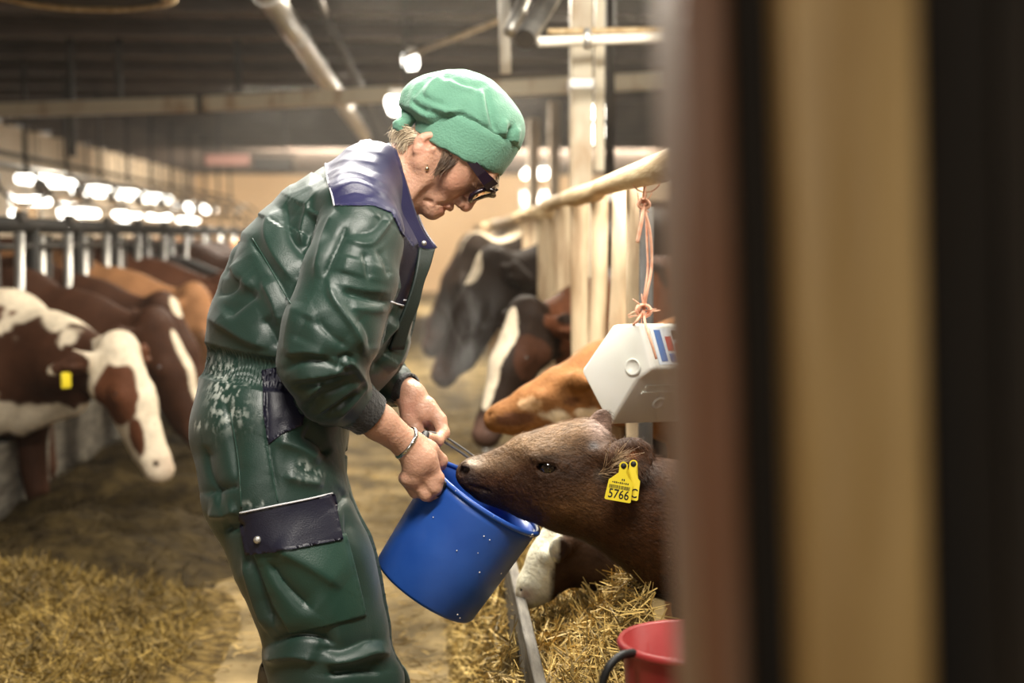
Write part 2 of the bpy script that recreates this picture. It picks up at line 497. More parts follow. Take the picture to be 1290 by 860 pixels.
M['plankfront'] = mat('oiled_board', (.36, .20, .055), (.70, .46, .18), .42, nscale=3.5, stretch=(7, 7, .7), bump=.25, bscale=12, bstretch=(6, 6, .5), ndetail=5)
M['plankred'] = mat('red_brown_board', (.24, .10, .042), (.30, .21, .14), .5, nscale=3.5, stretch=(5, 5, .6), bump=.25, bscale=12)
M['plankdark'] = mat('shade_dark_board', (.012, .008, .004), (.035, .022, .009), .75, nscale=4, stretch=(5, 5, .5), bump=.25, bscale=12)  # recessed planks: their shade is put into the dark colour

# ================================================================== setting
Yb, Xl, Xr, Hc = 30.0, -5.0, 4.2, 2.46
o = tag(MB().box((1.19, 14, -.05), (3.02, 0, 0), (0, 18, 0), (0, 0, .05)).box((-3.5, 14, -.27), (1.67, 0, 0), (0, 18, 0), (0, 0, .05)).build('floor', M['floor']), 'tan concrete aisle floor strewn with straw', kind='structure')
ceiling = tag(MB().box((-.4, 14, Hc+.12), (5.2, 0, 0), (0, 18, 0), (0, 0, .04)).build('ceiling', M['ceiling']), 'dark boarded barn ceiling', kind='structure')
jm = None
for i, y in enumerate(np.arange(3.2, 30, 1.05)):
    if jm is None:
        j0 = MB().box((-.4, y, Hc+.03), (4.6, 0, 0), (0, .06, 0), (0, 0, .055), .01).build('joist', M['joist'], ceiling); jm = (j0, y)
    else:
        c = j0.copy(); COL.objects.link(c); c.parent = ceiling; c.location = (0, y-jm[1], 0)
# boards between the joists run along the barn
b0 = None
for i, x in enumerate(np.arange(-5.0, 4.2, .2)):
    if b0 is None:
        b0 = MB().box((x, 14, Hc+.078), (.097, 0, 0), (0, 17.5, 0), (0, 0, .01), .004).build('ceiling_plank', M['ceiling'], ceiling); bx = x
    else:
        c = b0.copy(); COL.objects.link(c); c.parent = ceiling; c.location = (x-bx, 0, (.004 if i % 2 else 0))
def wall(name, c, ax, ay, az, m, label):
    return tag(MB().box(c, ax, ay, az).build(name, m), label, kind='structure')
# left wall with window openings
wy = [(17.0, 18.4), (19.2, 20.6), (22.2, 23.7), (24.8, 26.1), (27.2, 28.6)]
WZ0, WZ1 = 1.30, 1.74
m = MB(); m.box((Xl-.03, 12.5, WZ0/2-.15), (.03, 0, 0), (0, 17.5, 0), (0, 0, WZ0/2+.15)); m.box((Xl-.03, 12.5, (WZ1+Hc)/2), (.03, 0, 0), (0, 17.5, 0), (0, 0, (Hc-WZ1)/2))
e = [-5.0]+[v for w in wy for v in w]+[30.0]
for i in range(0, len(e), 2):
    m.box((Xl-.03, (e[i]+e[i+1])/2, (WZ0+WZ1)/2), (.03, 0, 0), (0, (e[i+1]-e[i])/2, 0), (0, 0, (WZ1-WZ0)/2))
tag(m.build('wall_left', M['plaster']), 'pale left barn wall behind the cow row', kind='structure')
def window(n, lo, hi, axis):
    """frame and pane in the opening lo..hi (3-D corners); axis = the wall's normal axis"""
    lo, hi = np.array(lo, float), np.array(hi, float); u = 1-axis
    f = MB(); t = .04; c = (lo+hi)/2; h = (hi-lo)/2
    def bx(cc, hu, hz):
        a = np.zeros(3); a[u] = hu; d = np.zeros(3); d[axis] = .02
        f.box(cc, a, d, (0, 0, hz))
    for s in (-1, 1):
        q = c.copy(); q[2] += s*(h[2]-t/2); bx(q, h[u], t/2)
        q = c.copy(); q[u] += s*(h[u]-t/2); bx(q, t/2, h[2]-t)
    bx(c, t/2, h[2]-t)
    fr = tag(f.build('window_%d' % n, M['white']), 'bright daylit barn window', kind='structure')
    for s in (-1, 1):
        q = c.copy(); q[u] += s*h[u]/2; a = np.zeros(3); a[u] = h[u]/2-t; d = np.zeros(3); d[axis] = .004
        MB().box(q, a, d, (0, 0, h[2]-t)).build('pane', M['glass'], fr)
for i, (a, b) in enumerate(wy): window(i+1, (Xl-.03, a, WZ0), (Xl-.01, b, WZ1), 0)
wall('wall_right', (Xr+.1, 12.5, Hc/2), (.1, 0, 0), (0, 17.5, 0), (0, 0, Hc/2), M['plaster'], 'pale right barn wall behind the pens')
bw = [(1.75, 2.5), (3.15, 3.75)]
m = MB(); m.box((-.4, Yb+.1, .8), (4.8, 0, 0), (0, .1, 0), (0, 0, .8)); m.box((-.4, Yb+.1, (2.15+Hc)/2), (4.8, 0, 0), (0, .1, 0), (0, 0, (Hc-2.15)/2))
e = [-5.2]+[v for w in bw for v in w]+[4.4]
for i in range(0, len(e), 2): m.box(((e[i]+e[i+1])/2, Yb+.1, 1.875), ((e[i+1]-e[i])/2, 0, 0), (0, .1, 0), (0, 0, .275))
tag(m.build('wall_back', M['tanwall']), 'tan end wall of the barn', kind='structure')
for i, (a, b) in enumerate(bw): window(6+i, (a, Yb+.08, 1.6), (b, Yb+.12, 2.15), 1)
for sx, c, hx in ((-1, -3.4, 1.7), (1, 2.4, 1.9)):
    MBq = MB().box((c, -3.9, Hc/2), (hx, 0, 0), (0, .08, 0), (0, 0, Hc/2)); tag(MBq.build('wall_rear', M['plaster']), 'pale barn wall beside the doorway behind the viewer', kind='structure')
# ------ foreground partition right beside the lens
tilt = np.array([0, 0, 1.0])-.042*RT
FH = np.array([FW[0], FW[1], 0]); FH /= np.linalg.norm(FH)
def upright(name, px0, px1, z, deep, mt, parent, label=None, bev=.004):
    a, b = P(px0, 430, z), P(px1, 430, z); c = (a+b)/2; w = np.linalg.norm(b-a)/2
    c = c+FH*deep/2; dz = 2.44/2; c = c+tilt*(dz-c[2])
    o = MB().box(c, RT*w, np.cross(tilt, RT)*(deep/2), tilt*dz, bev).build(name, mt, parent)
    if label: tag(o, label)
    return o
part_root = MB()
a = P(1180, 430, .685); c = a+RT*.40+FH*.02; c = c+tilt*(1.22-c[2])
wallp = tag(part_root.box(c, RT*.52, np.cross(tilt, RT)*.012, tilt*1.22).build('wall_front', M['plankdark']), 'blurred wooden plank partition right beside the viewer', kind='structure')
upright('door_post', 872, 930, .60, .118, M['plankred'], wallp, 'red-brown squared post with a grey side')
upright('batten', 1004, 1168, .57, .04, M['plankfront'], wallp, 'honey coloured vertical board')
for i, (p0, p1) in enumerate(((930, 1003), (1170, 1262), (1264, 1356), (1358, 1450))):
    upright('plank', p0, p1, .645+.005*(i % 2), .025, M['plankdark'], wallp)

# ================================================================== beams, ducts, lamps under the ceiling
bl, bm_, br = P(-60, 141, 10.2), P(256, 131, 9.4), P(860, 100, 8.3)
t = empty('cross_beam', (bl+br)/2, 'long pale square beam crossing the whole barn under the ceiling', 'beam')
for a, b in ((bl, bm_-.02*(br-bl)/6), (bm_, br)):
    d = (b-a)/2; d1 = d/np.linalg.norm(d)
    s = np.cross(d1, (0, 0, 1.0)); s /= np.linalg.norm(s)
    MB().box((a+b)/2, d, s*.045, np.cross(s, d1)*.048, .008).build('beam_length', M['paintedsteel'], t)
MB().box(bm_, (br-bl)/np.linalg.norm(br-bl)*.02, s*.055, np.cross(s, d1)*.058, .005).build('joint_sleeve', M['darksteel'], t)
for px in (90, 150, 300):
    q = P(px, 135 - (px-90)*.03, 9.9); MB().tube([q-np.array([0, 0, .34 if px == 90 else .06]), (q[0], q[1], Hc+.085)], .026, 8).build('hanger_rod', M['darksteel'], t)
a, b = P(330, -18, 6.3), P(470, 205, 15.5)
b = np.array([a[0], b[1], a[2]-.02])
t = empty('air_duct', (a+b)/2, 'shiny metal duct running along the ceiling', 'duct')
MB().tube(np.linspace(a, b, 8), .062, 14).build('duct_pipe', M['galv'], t, True)
MB().tube(np.linspace(a+np.array([.19, 0, .05]), b+np.array([.19, 0, .05]), 4), .028, 10).build('side_conduit', M['darksteel'], t, True)
for y in np.arange(6.6, 15, 1.4):
    MB().lathe((a[0], y, a[2]), (0, 1, 0), [(.062, -.03), (.07, -.03), (.07, .03), (.062, .03)], 16).build('duct_clamp', M['galv'], t)
def strip_lamp(c, L, w, label, group=None, hang=True):
    c = np.asarray(c, float)
    t = empty('strip_lamp', c, label, 'lamp', group)
    MB().box(c+(0, 0, .05), (w*.8, 0, 0), (0, L/2, 0), (0, 0, .02), .01).build('lamp_housing', M['lampbody'], t)
    MB().box(c, (w, 0, 0), (0, L/2*.98, 0), (0, 0, .04), .03).build('diffuser', M['lit'], t)
    if hang:
        for s in (-1, 1): MB().tube([c+(0, s*L*.4, .07), (c[0], c[1]+s*L*.4, Hc+.085)], .006, 5).build('hanger', M['darksteel'], t)
    return t
names = ['large oval-looking strip lamp nearest over the cow row', 'second strip lamp back over the cow row', 'third strip lamp back over the cow row',
         'fourth strip lamp back over the cow row', 'fifth strip lamp back over the cow row', 'farthest strip lamp over the cow row']
for (px, py), nm in zip(((60, 228), (122, 241), (160, 245), (193, 250), (238, 260), (255, 264)), names):
    z = 4.0*FPX/(550-px)
    strip_lamp(P(px, py, z), 1.3, .15, nm, 'strip lamps over the cow row')
for (px, py), nm, L in zip(((40, 253), (100, 268), (160, 270), (200, 273), (237, 277)), ('leftmost of the lower strip lamps over the cow row', 'big glowing lower strip lamp over the cow row', 'middle lower strip lamp over the cow row', 'fourth lower strip lamp over the cow row', 'last lower strip lamp over the cow row'), (.7, 1.1, .7, .7, .8)):
    strip_lamp(P(px, py, 4.5*FPX/(550-px)), L, .13, nm, 'lower strip lamps over the cow row')
strip_lamp(P(511, 133, 8.2), .5, .11, 'blazing strip lamp just behind the green cap')
strip_lamp(P(517, 77, 9.2), .34, .05, 'small bright strip lamp above the green cap')
strip_lamp(P(676, 218, 14), .7, .13, 'bright strip lamp low over the far right pens')
for (px, py), nm in zip(((748, 146), (746, 170)), ('upper of two slanting strip lamps behind the tall post', 'lower of two slanting strip lamps behind the tall post')):
    strip_lamp(P(px, py, 9.5), .9, .06, nm, 'slanting strip lamps behind the tall post')

q = P(105, -4, 5.4)
t = empty('ventilator', q, 'dark round ventilator housing under the ceiling at the top left', 'ventilator')
MB().lathe((q[0], q[1], q[2]), (0, 0, 1), [(.02, .0), (.30, .01), (.345, .035), (.35, .10), (.33, .16), (.2, .2), (.02, .21)], 40).build('housing', M['rail'], t, True)
MB().lathe((q[0], q[1], q[2]-.012), (0, 0, 1), [(.30, .0), (.352, .012), (.352, .03), (.30, .02)], 40, closed=True).build('rim', M['log'], t, True)
MB().tube([(q[0], q[1], q[2]+.2), (q[0], q[1], Hc+.085)], .03, 10).build('drop_rod', M['rail'], t, True)
q = P(345, 207, 13)
t = empty('control_box', q, 'dark box with a pinkish sign beside it, far back under the ceiling', 'box')
MB().box(q, (.17, 0, 0), (0, .1, 0), (0, 0, .06), .01).build('box_case', M['rail'], t)
M['pink'] = mat('faded_pink_sign', (.25, .125, .10), rough=.6)
MB().box(q+np.array([-.42, 0, .04]), (.20, 0, 0), (0, .01, 0), (0, 0, .05), .003).build('pink_sign', M['pink'], t)
MB().box(q+np.array([-.2, .02, .10]), (.42, 0, 0), (0, .015, 0), (0, 0, .012), .003).build('bracket', M['rail'], t)
for s in (-.5, .1): MB().tube([q+np.array([s, .02, .1]), (q[0]+s, q[1]+.02, Hc+.085)], .01, 6).build('hanger', M['rail'], t)
# pipes at the upper right
t = empty('pipe_rack', P(740, 48, 4.6), 'pair of pale horizontal pipes clamped to the tall post', 'pipe')
MB().tube([P(678, 53, 4.55), P(900, 45, 4.75)], .017, 12).build('front_pipe', M['white'], t, True)
MB().tube([P(690, 40, 4.8), P(900, 37, 5.0)], .012, 10).build('rear_pipe', M['log'], t, True)
MB().tube([P(740, 36, 4.52), P(740, 62, 4.52)], .012, 8).build('pipe_clamp', M['galv'], t, True)
t = empty('vent_pipe', P(663, 48, 4.8), 'fat slanting metal pipe ending open beside the tall post', 'pipe')
q = [P(661, 50, 4.7), P(684, 12, 4.9), P(735, -70, 5.4)]
MB().tube(q, .036, 18, caps=False).build('pipe_wall', M['galv'], t, True)
MB().tube([q[0], q[0]+(q[1]-q[0])*.05], .034, 18).build('dark_mouth', M['darksteel'], t)
MB().tube([P(642, 40, 4.9), P(664, -10, 5.1)], .022, 12).build('side_pipe', M['galv'], t, True)
t = tag(MB().tube([P(634, -30, 5.2), P(637, 92, 5.2)], .022, 10).build('ceiling_drop_pole', M['white'], smooth=True), 'short white pole hanging from the ceiling above the cap', 'pole')
tag(MB().tube([P(510, 72, 9.0), P(580, 45, 8.2), P(660, 14, 7.4)], .016, 8).build('conduit_pipe', M['log'], smooth=True), 'thin tan conduit slanting up from the small lamp', 'pipe')
q = P(768, 60, 6.2); tag(MB().tube([(q[0], q[1], Hc), P(768, 226, 6.2)], .022, 10).build('hanging_pipe', M['darksteel'], smooth=True), 'dark vertical pipe hanging behind the tall post', 'pipe')
for px, py0, py1, nm in ((672, 150, 232, 'pale upright post left of two far back above the pens'), (698, 128, 222, 'pale upright post right of two far back above the pens')):
    tag(MB().tube([P(px, py0, 11), (*P(px, py0, 11)[:2], 0)], .045, 8).build('far_post', M['plaster'], smooth=True), nm, 'post')

# ================================================================== wooden pen fence on the right
FX = .434
def wob(a, b, n, amp, sd):
    r = np.random.default_rng(sd); p = np.linspace(a, b, n); p[1:-1] += r.normal(0, amp, (n-2, 3)); return p
fence = empty('pen_fence', (FX, 4.2, 0), 'weathered wooden pen fence with upright slats and a round log rail', 'fence')
rl = wob((FX-.02, 2.3, 1.262), (FX, 5.6, 1.262), 9, .006, 3)
MB().tube(rl, .026+.004*np.sin(np.arange(9)*1.7), 14).build('log_rail', M['log'], fence, True)
MB().tube(wob((FX, 5.6, 1.235), (FX, 16, 1.235), 9, .005, 4), .03, 10).build('far_rail', M['log'], fence, True)
def slat_at(px, w, lean=0.0, sd=0, z0=.05, top=1.262):
    Y = FX*FPX/(px-550); r = np.random.default_rng(sd)
    c = np.array([FX+.03, Y, (z0+top)/2]); ax = np.array([w/2, 0, 0]); 
    m = MB(); n = 6; zs = np.linspace(z0, top, n)
    pts = [(FX+.03+lean*(z-.7)+r.normal(0, .003), Y, z) for z in zs]
    m.tube(pts, w/2*(1+.06*r.normal(size=n)), 10, flat=((0, 1, 0), .55))
    return m.build('slat', M['slat'], fence, True)
for i, (px, w) in enumerate(((720, .064), (741, .05), (764, .050), (788, .046), (700, .06), (688, .06), (677, .06))):
    slat_at(px, w, .01*((i % 3)-1), i)
for k, Y in enumerate(np.arange(6.4, 12, .42)):
    m = MB().tube([(FX+.03, Y, .05), (FX+.03, Y, 1.22)], .03, 8, flat=((0, 1, 0), .5)).build('slat', M['slat'], fence, True)
MB().box((FX+.075, 8.0, .30), (.014, 0, 0), (0, 4.0, 0), (0, 0, .07), .004).build('lower_rail', M['slat'], fence)
Yp = 4.6
q = np.array([FX+.10, FX*FPX/(731-550)*1.23, 0])
tall = empty('tall_post', (q[0], q[1], 0), 'tall cream painted post flaking to rust above the fence', 'post')
MB().box((q[0], q[1], 1.22), (.040, 0, 0), (0, .04, 0), (0, 0, 1.22), .006).build('post_shaft', M['paintedsteel'], tall)
MB().box((q[0]+.072, q[1]+.03, 1.9), (.018, 0, 0), (0, .02, 0), (0, 0, .52), .003).build('side_rail', M['paintedsteel'], tall)
MB().box((q[0], q[1], P(731, 108, q[1])[2]), (.046, 0, 0), (0, .046, 0), (0, 0, .02), .004).build('post_band', M['galv'], tall)
q = P(806, 290, 3.1); tag(MB().tube([(q[0]+.03, q[1]+.1, 0), (q[0]+.03, q[1]+.1, 1.2)], .017, 10).build('gate_pipe', M['darksteel'], smooth=True), 'dark steel gate pipe right of the fence slats', 'pipe')

# ================================================================== steel feed barrier on the left
RX, RZ = -1.75, 1.185
barrier = empty('feed_barrier', (RX, 9, 0), 'long steel feed barrier with locking bars in front of the cow row', 'barrier')
MB().tube([(RX, 4.4, RZ), (RX, 24, RZ)], .034, 12).build('top_rail', M['rail'], barrier, True)
MB().tube([(RX, 4.4, RZ-.09), (RX, 24, RZ-.09)], .014, 8).build('lock_rail', M['darksteel'], barrier, True)
MB().tube([(RX, 4.4, .40), (RX, 24, .40)], .028, 12).build('bottom_rail', M['galv'], barrier, True)
MB().box((RX-.02, 14.2, .05), (.06, 0, 0), (0, 9.8, 0), (0, 0, .27), .01).build('feed_kerb', M['trough'], barrier)
STALL = [4.72+.78*i for i in range(24)]
pro = {}
for i, y in enumerate(STALL):
    if i == 0:
        pro['post'] = MB().tube([(RX, y, .02), (RX, y, RZ+.02)], .030, 10).build('barrier_post', M['rail'], barrier, True)
        pro['bar'] = MB().tube([(RX-.02, y+.20, .40), (RX-.02, y+.20, RZ-.04)], .021, 10).build('fixed_bar', M['galv'], barrier, True)
        pro['swing'] = MB().tube([(RX+.02, y+.57, .42), (RX+.02, y+.50, .74), (RX+.02, y+.52, RZ-.03)], .021, 10).build('swing_bar', M['galv'], barrier, True)
        pro['inner'] = MB().tube([(RX-.03, y+.36, .40), (RX-.03, y+.36, RZ-.04)], .018, 8).build('inner_bar', M['darksteel'], barrier, True)
        pro['latch'] = MB().box((RX+.03, y+.52, RZ+.035), (.018, 0, 0), (0, .045, 0), (0, 0, .022), .006).build('latch', M['darksteel'], barrier)
    else:
        for k in pro:
            c = pro[k].copy(); COL.objects.link(c); c.parent = barrier; c.location = (0, y-STALL[0], 0)

# milk line, brackets and hoses over the cow row
t = empty('milk_line', (-2.9, 10, 1.6), 'cluttered milk pipeline with brackets above the cow row', 'pipe')
MB().tube([(-2.9, 6.5, 1.62), (-2.9, 22, 1.62)], .026, 10).build('steel_line', M['galv'], t, True)
MB().tube([(-3.1, 6.5, 1.74), (-3.1, 22, 1.74)], .018, 8).build('air_line', M['darksteel'], t, True)
b0 = None
for i, y in enumerate(np.arange(7.2, 21, 1.15)):
    if b0 is None:
        b0 = (MB().tube([(-3.0, y, 1.6), (-3.0, y, Hc+.02)], .016, 8).build('bracket', M['darksteel'], t, True),
              MB().lathe((-2.9, y, 1.56), (0, 0, -1), [(.0, 0), (.05, 0), (.055, .04), (.03, .12), (0, .12)], 14).build('milk_valve', M['galv'], t, True),
              MB().tube(spline([(-2.9, y, 1.5), (-2.75, y+.1, 1.36), (-2.6, y+.3, 1.44), (-2.8, y+.4, 1.62)], 14), .013, 8).build('hose', M['darksteel'], t, True)); y0 = y
    else:
        for q in b0:
            c = q.copy(); COL.objects.link(c); c.parent = t; c.location = (0, y-y0, 0)

# ================================================================== straw, hay, silage
def blades(c, d, L, w, bend, mname):
    """bent flat strips: centres c, directions d, lengths L, widths w -> V, Q"""
    n = len(c); d = d/np.linalg.norm(d, axis=1)[:, None]
    r = rng.normal(size=(n, 3)); s = np.cross(d, r); s /= np.linalg.norm(s, axis=1)[:, None]+1e-9
    u = np.cross(d, s)
    V = np.zeros((n, 6, 3))
    for i, t in enumerate((-.5, 0, .5)):
        q = c+d*(L*t)[:, None]+u*(bend*L*(abs(t)*2))[:, None]
        ww = (w*(1 if t == 0 else .75))[:, None]
        V[:, 2*i] = q-s*ww/2; V[:, 2*i+1] = q+s*ww/2
    b = (np.arange(n)*6)[:, None]
    Q = np.concatenate([b+np.array([[0, 1, 3, 2]]), b+np.array([[2, 3, 5, 4]])])
    return V.reshape(-1, 3), Q
def heightmesh(x0, x1, y0, y1, hf, n, m_):
    X, Y = np.meshgrid(np.linspace(x0, x1, n), np.linspace(y0, y1, m_), indexing='ij')
    Z = hf(X.ravel(), Y.ravel()); V = np.stack([X.ravel(), Y.ravel(), Z], 1)
    i, j = np.meshgrid(np.arange(n-1), np.arange(m_-1), indexing='ij'); a = (i*m_+j).ravel()
    return V, np.stack([a, a+m_, a+m_+1, a+1], 1)
def heap(name, x0, x1, y0, y1, hf, nb, Lr, wr, up, m1, m2, label, dens=None, cat=None, res=(60, 60)):
    V, Q = heightmesh(x0, x1, y0, y1, hf, *res)
    o = part(name, V, Q, None, m1, None, True, base=((x0+x1)/2, (y0+y1)/2, 0)); tag(o, label, cat, kind='stuff')
    x = rng.uniform(x0, x1, nb*2); y = rng.uniform(y0, y1, nb*2); z = hf(x, y)
    k = (z > .012) if dens is None else dens(x, y, z) > rng.uniform(0, 1, len(x))
    x, y, z = x[k][:nb], y[k][:nb], z[k][:nb]; n = len(x)
    d = rng.normal(size=(n, 3)); d[:, 2] = np.abs(d[:, 2])*up
    L = rng.uniform(*Lr, n)
    V, Q = blades(np.stack([x, y, z+.006+d[:, 2]*L*.12], 1), d, L, rng.uniform(*wr, n), rng.normal(0, .12, n), '')
    s = part(name+'_blades', V, Q, None, m2, o, False); tag(s, kind='stuff')
    return o
def n2(x, y, f, s=0): return fbm(np.stack([x*f+s, y*f-s, np.full(len(x), s*1.7)], 1), 3)
def hay_h(x, y):
    d = np.exp(-(((x+1.40)/.48)**2)*1.0)*np.clip((y-2.7)/.5, 0, 1)*np.clip((4.75-y)/.55, 0, 1)
    return d*(.20+.06*n2(x, y, 4.0, 2))*1.0+.025*n2(x, y, 9, 5)*d-.01
heap('hay_heap', -2.3, -.55, 2.7, 4.8, hay_h, 16000, (.03, .10), (.0018, .004), .75, M['haybase'], M['hay'], 'loose golden hay heaped along the left of the aisle', cat='hay', res=(80, 90))
def sil_h(x, y):
    d = np.exp(-((x+1.28)/.50)**4)*np.clip((y-4.3)/.5, 0, 1)
    return d*(.10+.05*n2(x, y, 3, 9)+.02*n2(x, y, 11, 3))-.01
heap('silage', -2.0, -.6, 4.3, 22, sil_h, 12000, (.03, .09), (.002, .004), .6, M['silage'], M['silage'], 'dark silage spread before the feeding cows', cat='silage', res=(50, 260))
# scattered stalks on the floor
M['litter'] = mat('trodden_straw', (.17, .11, .032), (.36, .245, .08), .7, nscale=5, island=.6)
n = 22000
x = rng.uniform(-1.15, .22, n); y = 2.6+rng.uniform(0, 1, n)**1.6*9
k = rng.uniform(0, 1, n) < np.clip(.25+.6*np.abs((x+.45)/.6)+.5*n2(x, y, 2.5, 4), 0.03, 1); x, y = x[k], y[k]; n = len(x)
d = rng.normal(size=(n, 3)); d[:, 2] *= .08
V, Q = blades(np.stack([x, y, np.full(n, .006)], 1), d, rng.uniform(.015, .07, n), rng.uniform(.0018, .004, n), rng.normal(0, .05, n), '')
V[:, 2] = np.maximum(V[:, 2], .002)
tag(part('straw_litter', V, Q, None, M['litter'], None, False, base=(-.4, 5, 0)), 'short straw stalks scattered over the aisle floor', 'straw', kind='stuff')
# ------ the trough with straw
TX0, TX1 = .172, .40
trough = empty('feed_trough', (.28, 3.3, 0), 'grey wooden feed trough full of straw beside the aisle', 'trough')
MB().box((TX0, 3.6, .20), (.011, 0, 0), (0, 1.5, 0), (0, 0, .185), .004).build('side_board', M['trough'], trough)
MB().box((TX1+.005, 3.6, .17), (.011, 0, 0), (0, 1.5, 0), (0, 0, .15), .004).build('rear_board', M['trough'], trough)
MB().box(((TX0+TX1)/2, 3.6, .05), (.10, 0, 0), (0, 1.49, 0), (0, 0, .012), .003).build('bottom_board', M['trough'], trough)
for y in (2.106, 5.094): MB().box(((TX0+TX1)/2, y, .20), (.10, 0, 0), (0, .011, 0), (0, 0, .17), .004).build('end_board', M['trough'], trough)
def st_h(x, y):
    return .30+.10*np.clip((x-.20)/.2, 0, 1)+.10*np.exp(-((x-.375)/.05)**2-((y-2.62)/.16)**2)+.02*n2(x, y, 9, 1)+.012*n2(x, y, 22, 6)
heap('trough_straw', TX0+.014, TX1-.012, 2.13, 5.0, st_h, 9000, (.025, .10), (.0016, .0034), .8, M['haybase'], M['straw'], 'bright straw filling the grey feed trough', dens=lambda x, y, z: np.clip(1.5-(y-2.1)*.45, .2, 1), cat='straw', res=(24, 160))
def sp_h(x, y): return .30*np.exp(-((x-.165)/.085)**2)*(1+.25*n2(x, y, 6, 3))-.02
heap('spilled_straw', -.10, TX0-.014, 2.3, 5.0, sp_h, 5000, (.02, .08), (.0016, .0034), .8, M['haybase'], M['straw'], 'straw spilled on the aisle floor along the trough', cat='straw', res=(20, 90))

# ================================================================== the woman
Z0 = 2.62
PXM = FPX/Z0                                  # pixels per metre at her middle
LAT = -FW                                     # sideways axis of the body: towards the viewer
def W(px, py, w=0.0): return P(px, py, Z0-w)
# head frame: u up the face, n out of the face, s towards the viewer
HU = .84*RT+.54*UP; HN = .54*RT-.84*UP; HS = np.cross(HU, HN); HS = HS if HS@LAT > 0 else -HS
CHIN = W(544, 275)
def H(u, n, s=0): return CHIN+(HU*u+HN*n+HS*s)/PXM
AX = np.stack([HU, HN, HS])
mm = lambda v: v/PXM
M['skin'] = mat('skin', (.93, .9, .9), (1, 1, 1), .42, nscale=60, bump=.22, bscale=190, attr='Col', sss=.12, spec=.45, ramp=(.3, .7))
def skin_sdf():
    s = SDF()
    e = lambda c, r, k=8, op='+', ax=AX: s.ell(H(*c), np.array(r)/PXM, ax, mm(k), op)
    e((86, -64, 0), (62, 62, 55), 1)
    e((68, -38, 0), (44, 38, 45), 14)
    for sg in (-1, 1):
        s.cone(H(9, -15, 3*sg), H(27, -62, 36*sg), mm(12), mm(13), mm(14))
        e((47, -27, 24*sg), (19, 20, 17), 14)
        s.cone(H(40, -70, 34*sg), H(20, -50, 26*sg), mm(16), mm(13), mm(14))
    e((24, -17, 0), (24, 17, 25), 12)
    e((6, -7.5, 0), (11, 11, 14), 7)
    s.cone(H(12, -38, 0), H(24, -66, 0), mm(12), mm(16), mm(10))          # under the jaw
    s.cone(H(86, -5, -20), H(86, -5, 20), mm(8), mm(8), mm(12))
    for sg in (-1, 1): e((73, 0, 19*sg), (8, 8.5, 12), 7, '-')
    for sg in (-1, 1): e((72, -11.5, 18*sg), (10.5, 10.5, 12), 2.5)
    for sg in (-1, 1):                                                     # eyelids: upper lowered
        e((76, -9.5, 18*sg), (7.5, 10.5, 13), 2)
        e((66, -8.5, 18*sg), (3.5, 9, 12), 3)
    s.cone(H(76, 0, 0), H(48, 8.5, 0), mm(5.6), mm(7.8), mm(9))            # nose
    e((44, 9, 0), (7.4, 8, 8), 5)
    for sg in (-1, 1):
        e((41, 2, 8.5*sg), (6.5, 7.5, 5), 4)
        e((36.5, 4.5, 4.8*sg), (3.2, 4, 2.6), 2, '-')
    e((26.5, -.5, 0), (6, 6, 14.5), 3.5)
    e((14.2, -2.0, 0), (6, 5.8, 13), 3.5)
    s.cone(H(20.3, 3, -6), H(20.3, 3, 6), mm(2.2), mm(2.2), mm(2.5), op='-')
    for sg in (-1, 1): s.cone(H(20, 1, 6*sg), H(19, -9, 16*sg), mm(2.0), mm(1.6), mm(2.5), op='-')
    for sg in (-1, 1): s.cone(H(38, 3, 13*sg), H(16, -8, 21*sg), mm(1.6), mm(1.2), mm(5), op='-')    # nasolabial fold
    for sg in (-1, 1):
        s.cone(H(9, -16, 22*sg), H(2, -26, 20*sg), mm(2), mm(1.6), mm(6), op='-')                    # jowl crease
    # ears
    for sg in (-1, 1):
        ea = np.stack([HU+.25*HN, HN*.9-.25*HU-.35*HS*sg, HS*sg+.35*HN])
        e((45, -77, 46*sg), (17, 13, 5.5), 4, '+', ea)
        e((49, -73, 51*sg), (9, 6.0, 4.5), 3, '-', ea)
        e((33, -74, 48*sg), (9, 7, 4.5), 4, '+', ea)
        e((46, -66, 48*sg), (5, 4, 4), 3)
    # neck, trunk under the clothes
    s.chain([W(526, 198), W(498, 234), W(468, 262)], [mm(35), mm(41), mm(44)], mm(12))
    s.cone(W(513, 226), W(488, 256), mm(29), mm(24), mm(8))
    for a in ((536, 212, 502, 258), (540, 222, 508, 258)):                  # neck cords
        s.cone(W(a[0], a[1], .050), W(a[2], a[3], .048), mm(3.5), mm(3.5), mm(9))
    lat = LAT
    s.chain([W(450, 285), W(410, 330), W(372, 410), W(345, 500)], [mm(44), mm(66), mm(70), mm(74)], .04, 1.22, lat)
    for sg in (1, -1):
        s.chain([W(462, 272, .08*sg), W(450, 296, .155*sg), W(412, 452, .22*sg)], [mm(30), mm(30), mm(30)], .02)
    s.chain([W(412, 455, .225), W(448, 508, .165)], [mm(33), mm(25)], .02)
    s.chain([W(448, 508, .165), W(478, 532, .135), W(514, 560, .105)], [mm(24), mm(21.5), mm(16.8)], .008, 1.0)
    s.chain([W(425, 440, -.225), W(470, 480, -.13), W(505, 490, -.075), W(519, 498, -.062)], [mm(33), mm(26), mm(19), mm(17)], .015)
    for sg, dx in ((1, 0), (-1, 14)):
        s.chain([W(345+dx, 520, .095*sg), W(382+dx, 690, .115*sg), W(410+dx, 800, .115*sg), W(372+dx*2, 930, .11*sg), W(345+dx*2, 1020, .11*sg)],
                [mm(64), mm(54), mm(46), mm(44), mm(30)], .03)
    # ---- near hand: back of the hand towards us, fingers curled under the rim grip
    b = .092
    def fing(pts, r, k=.005):
        s.chain([W(*q) for q in pts], [mm(v) for v in r], k)
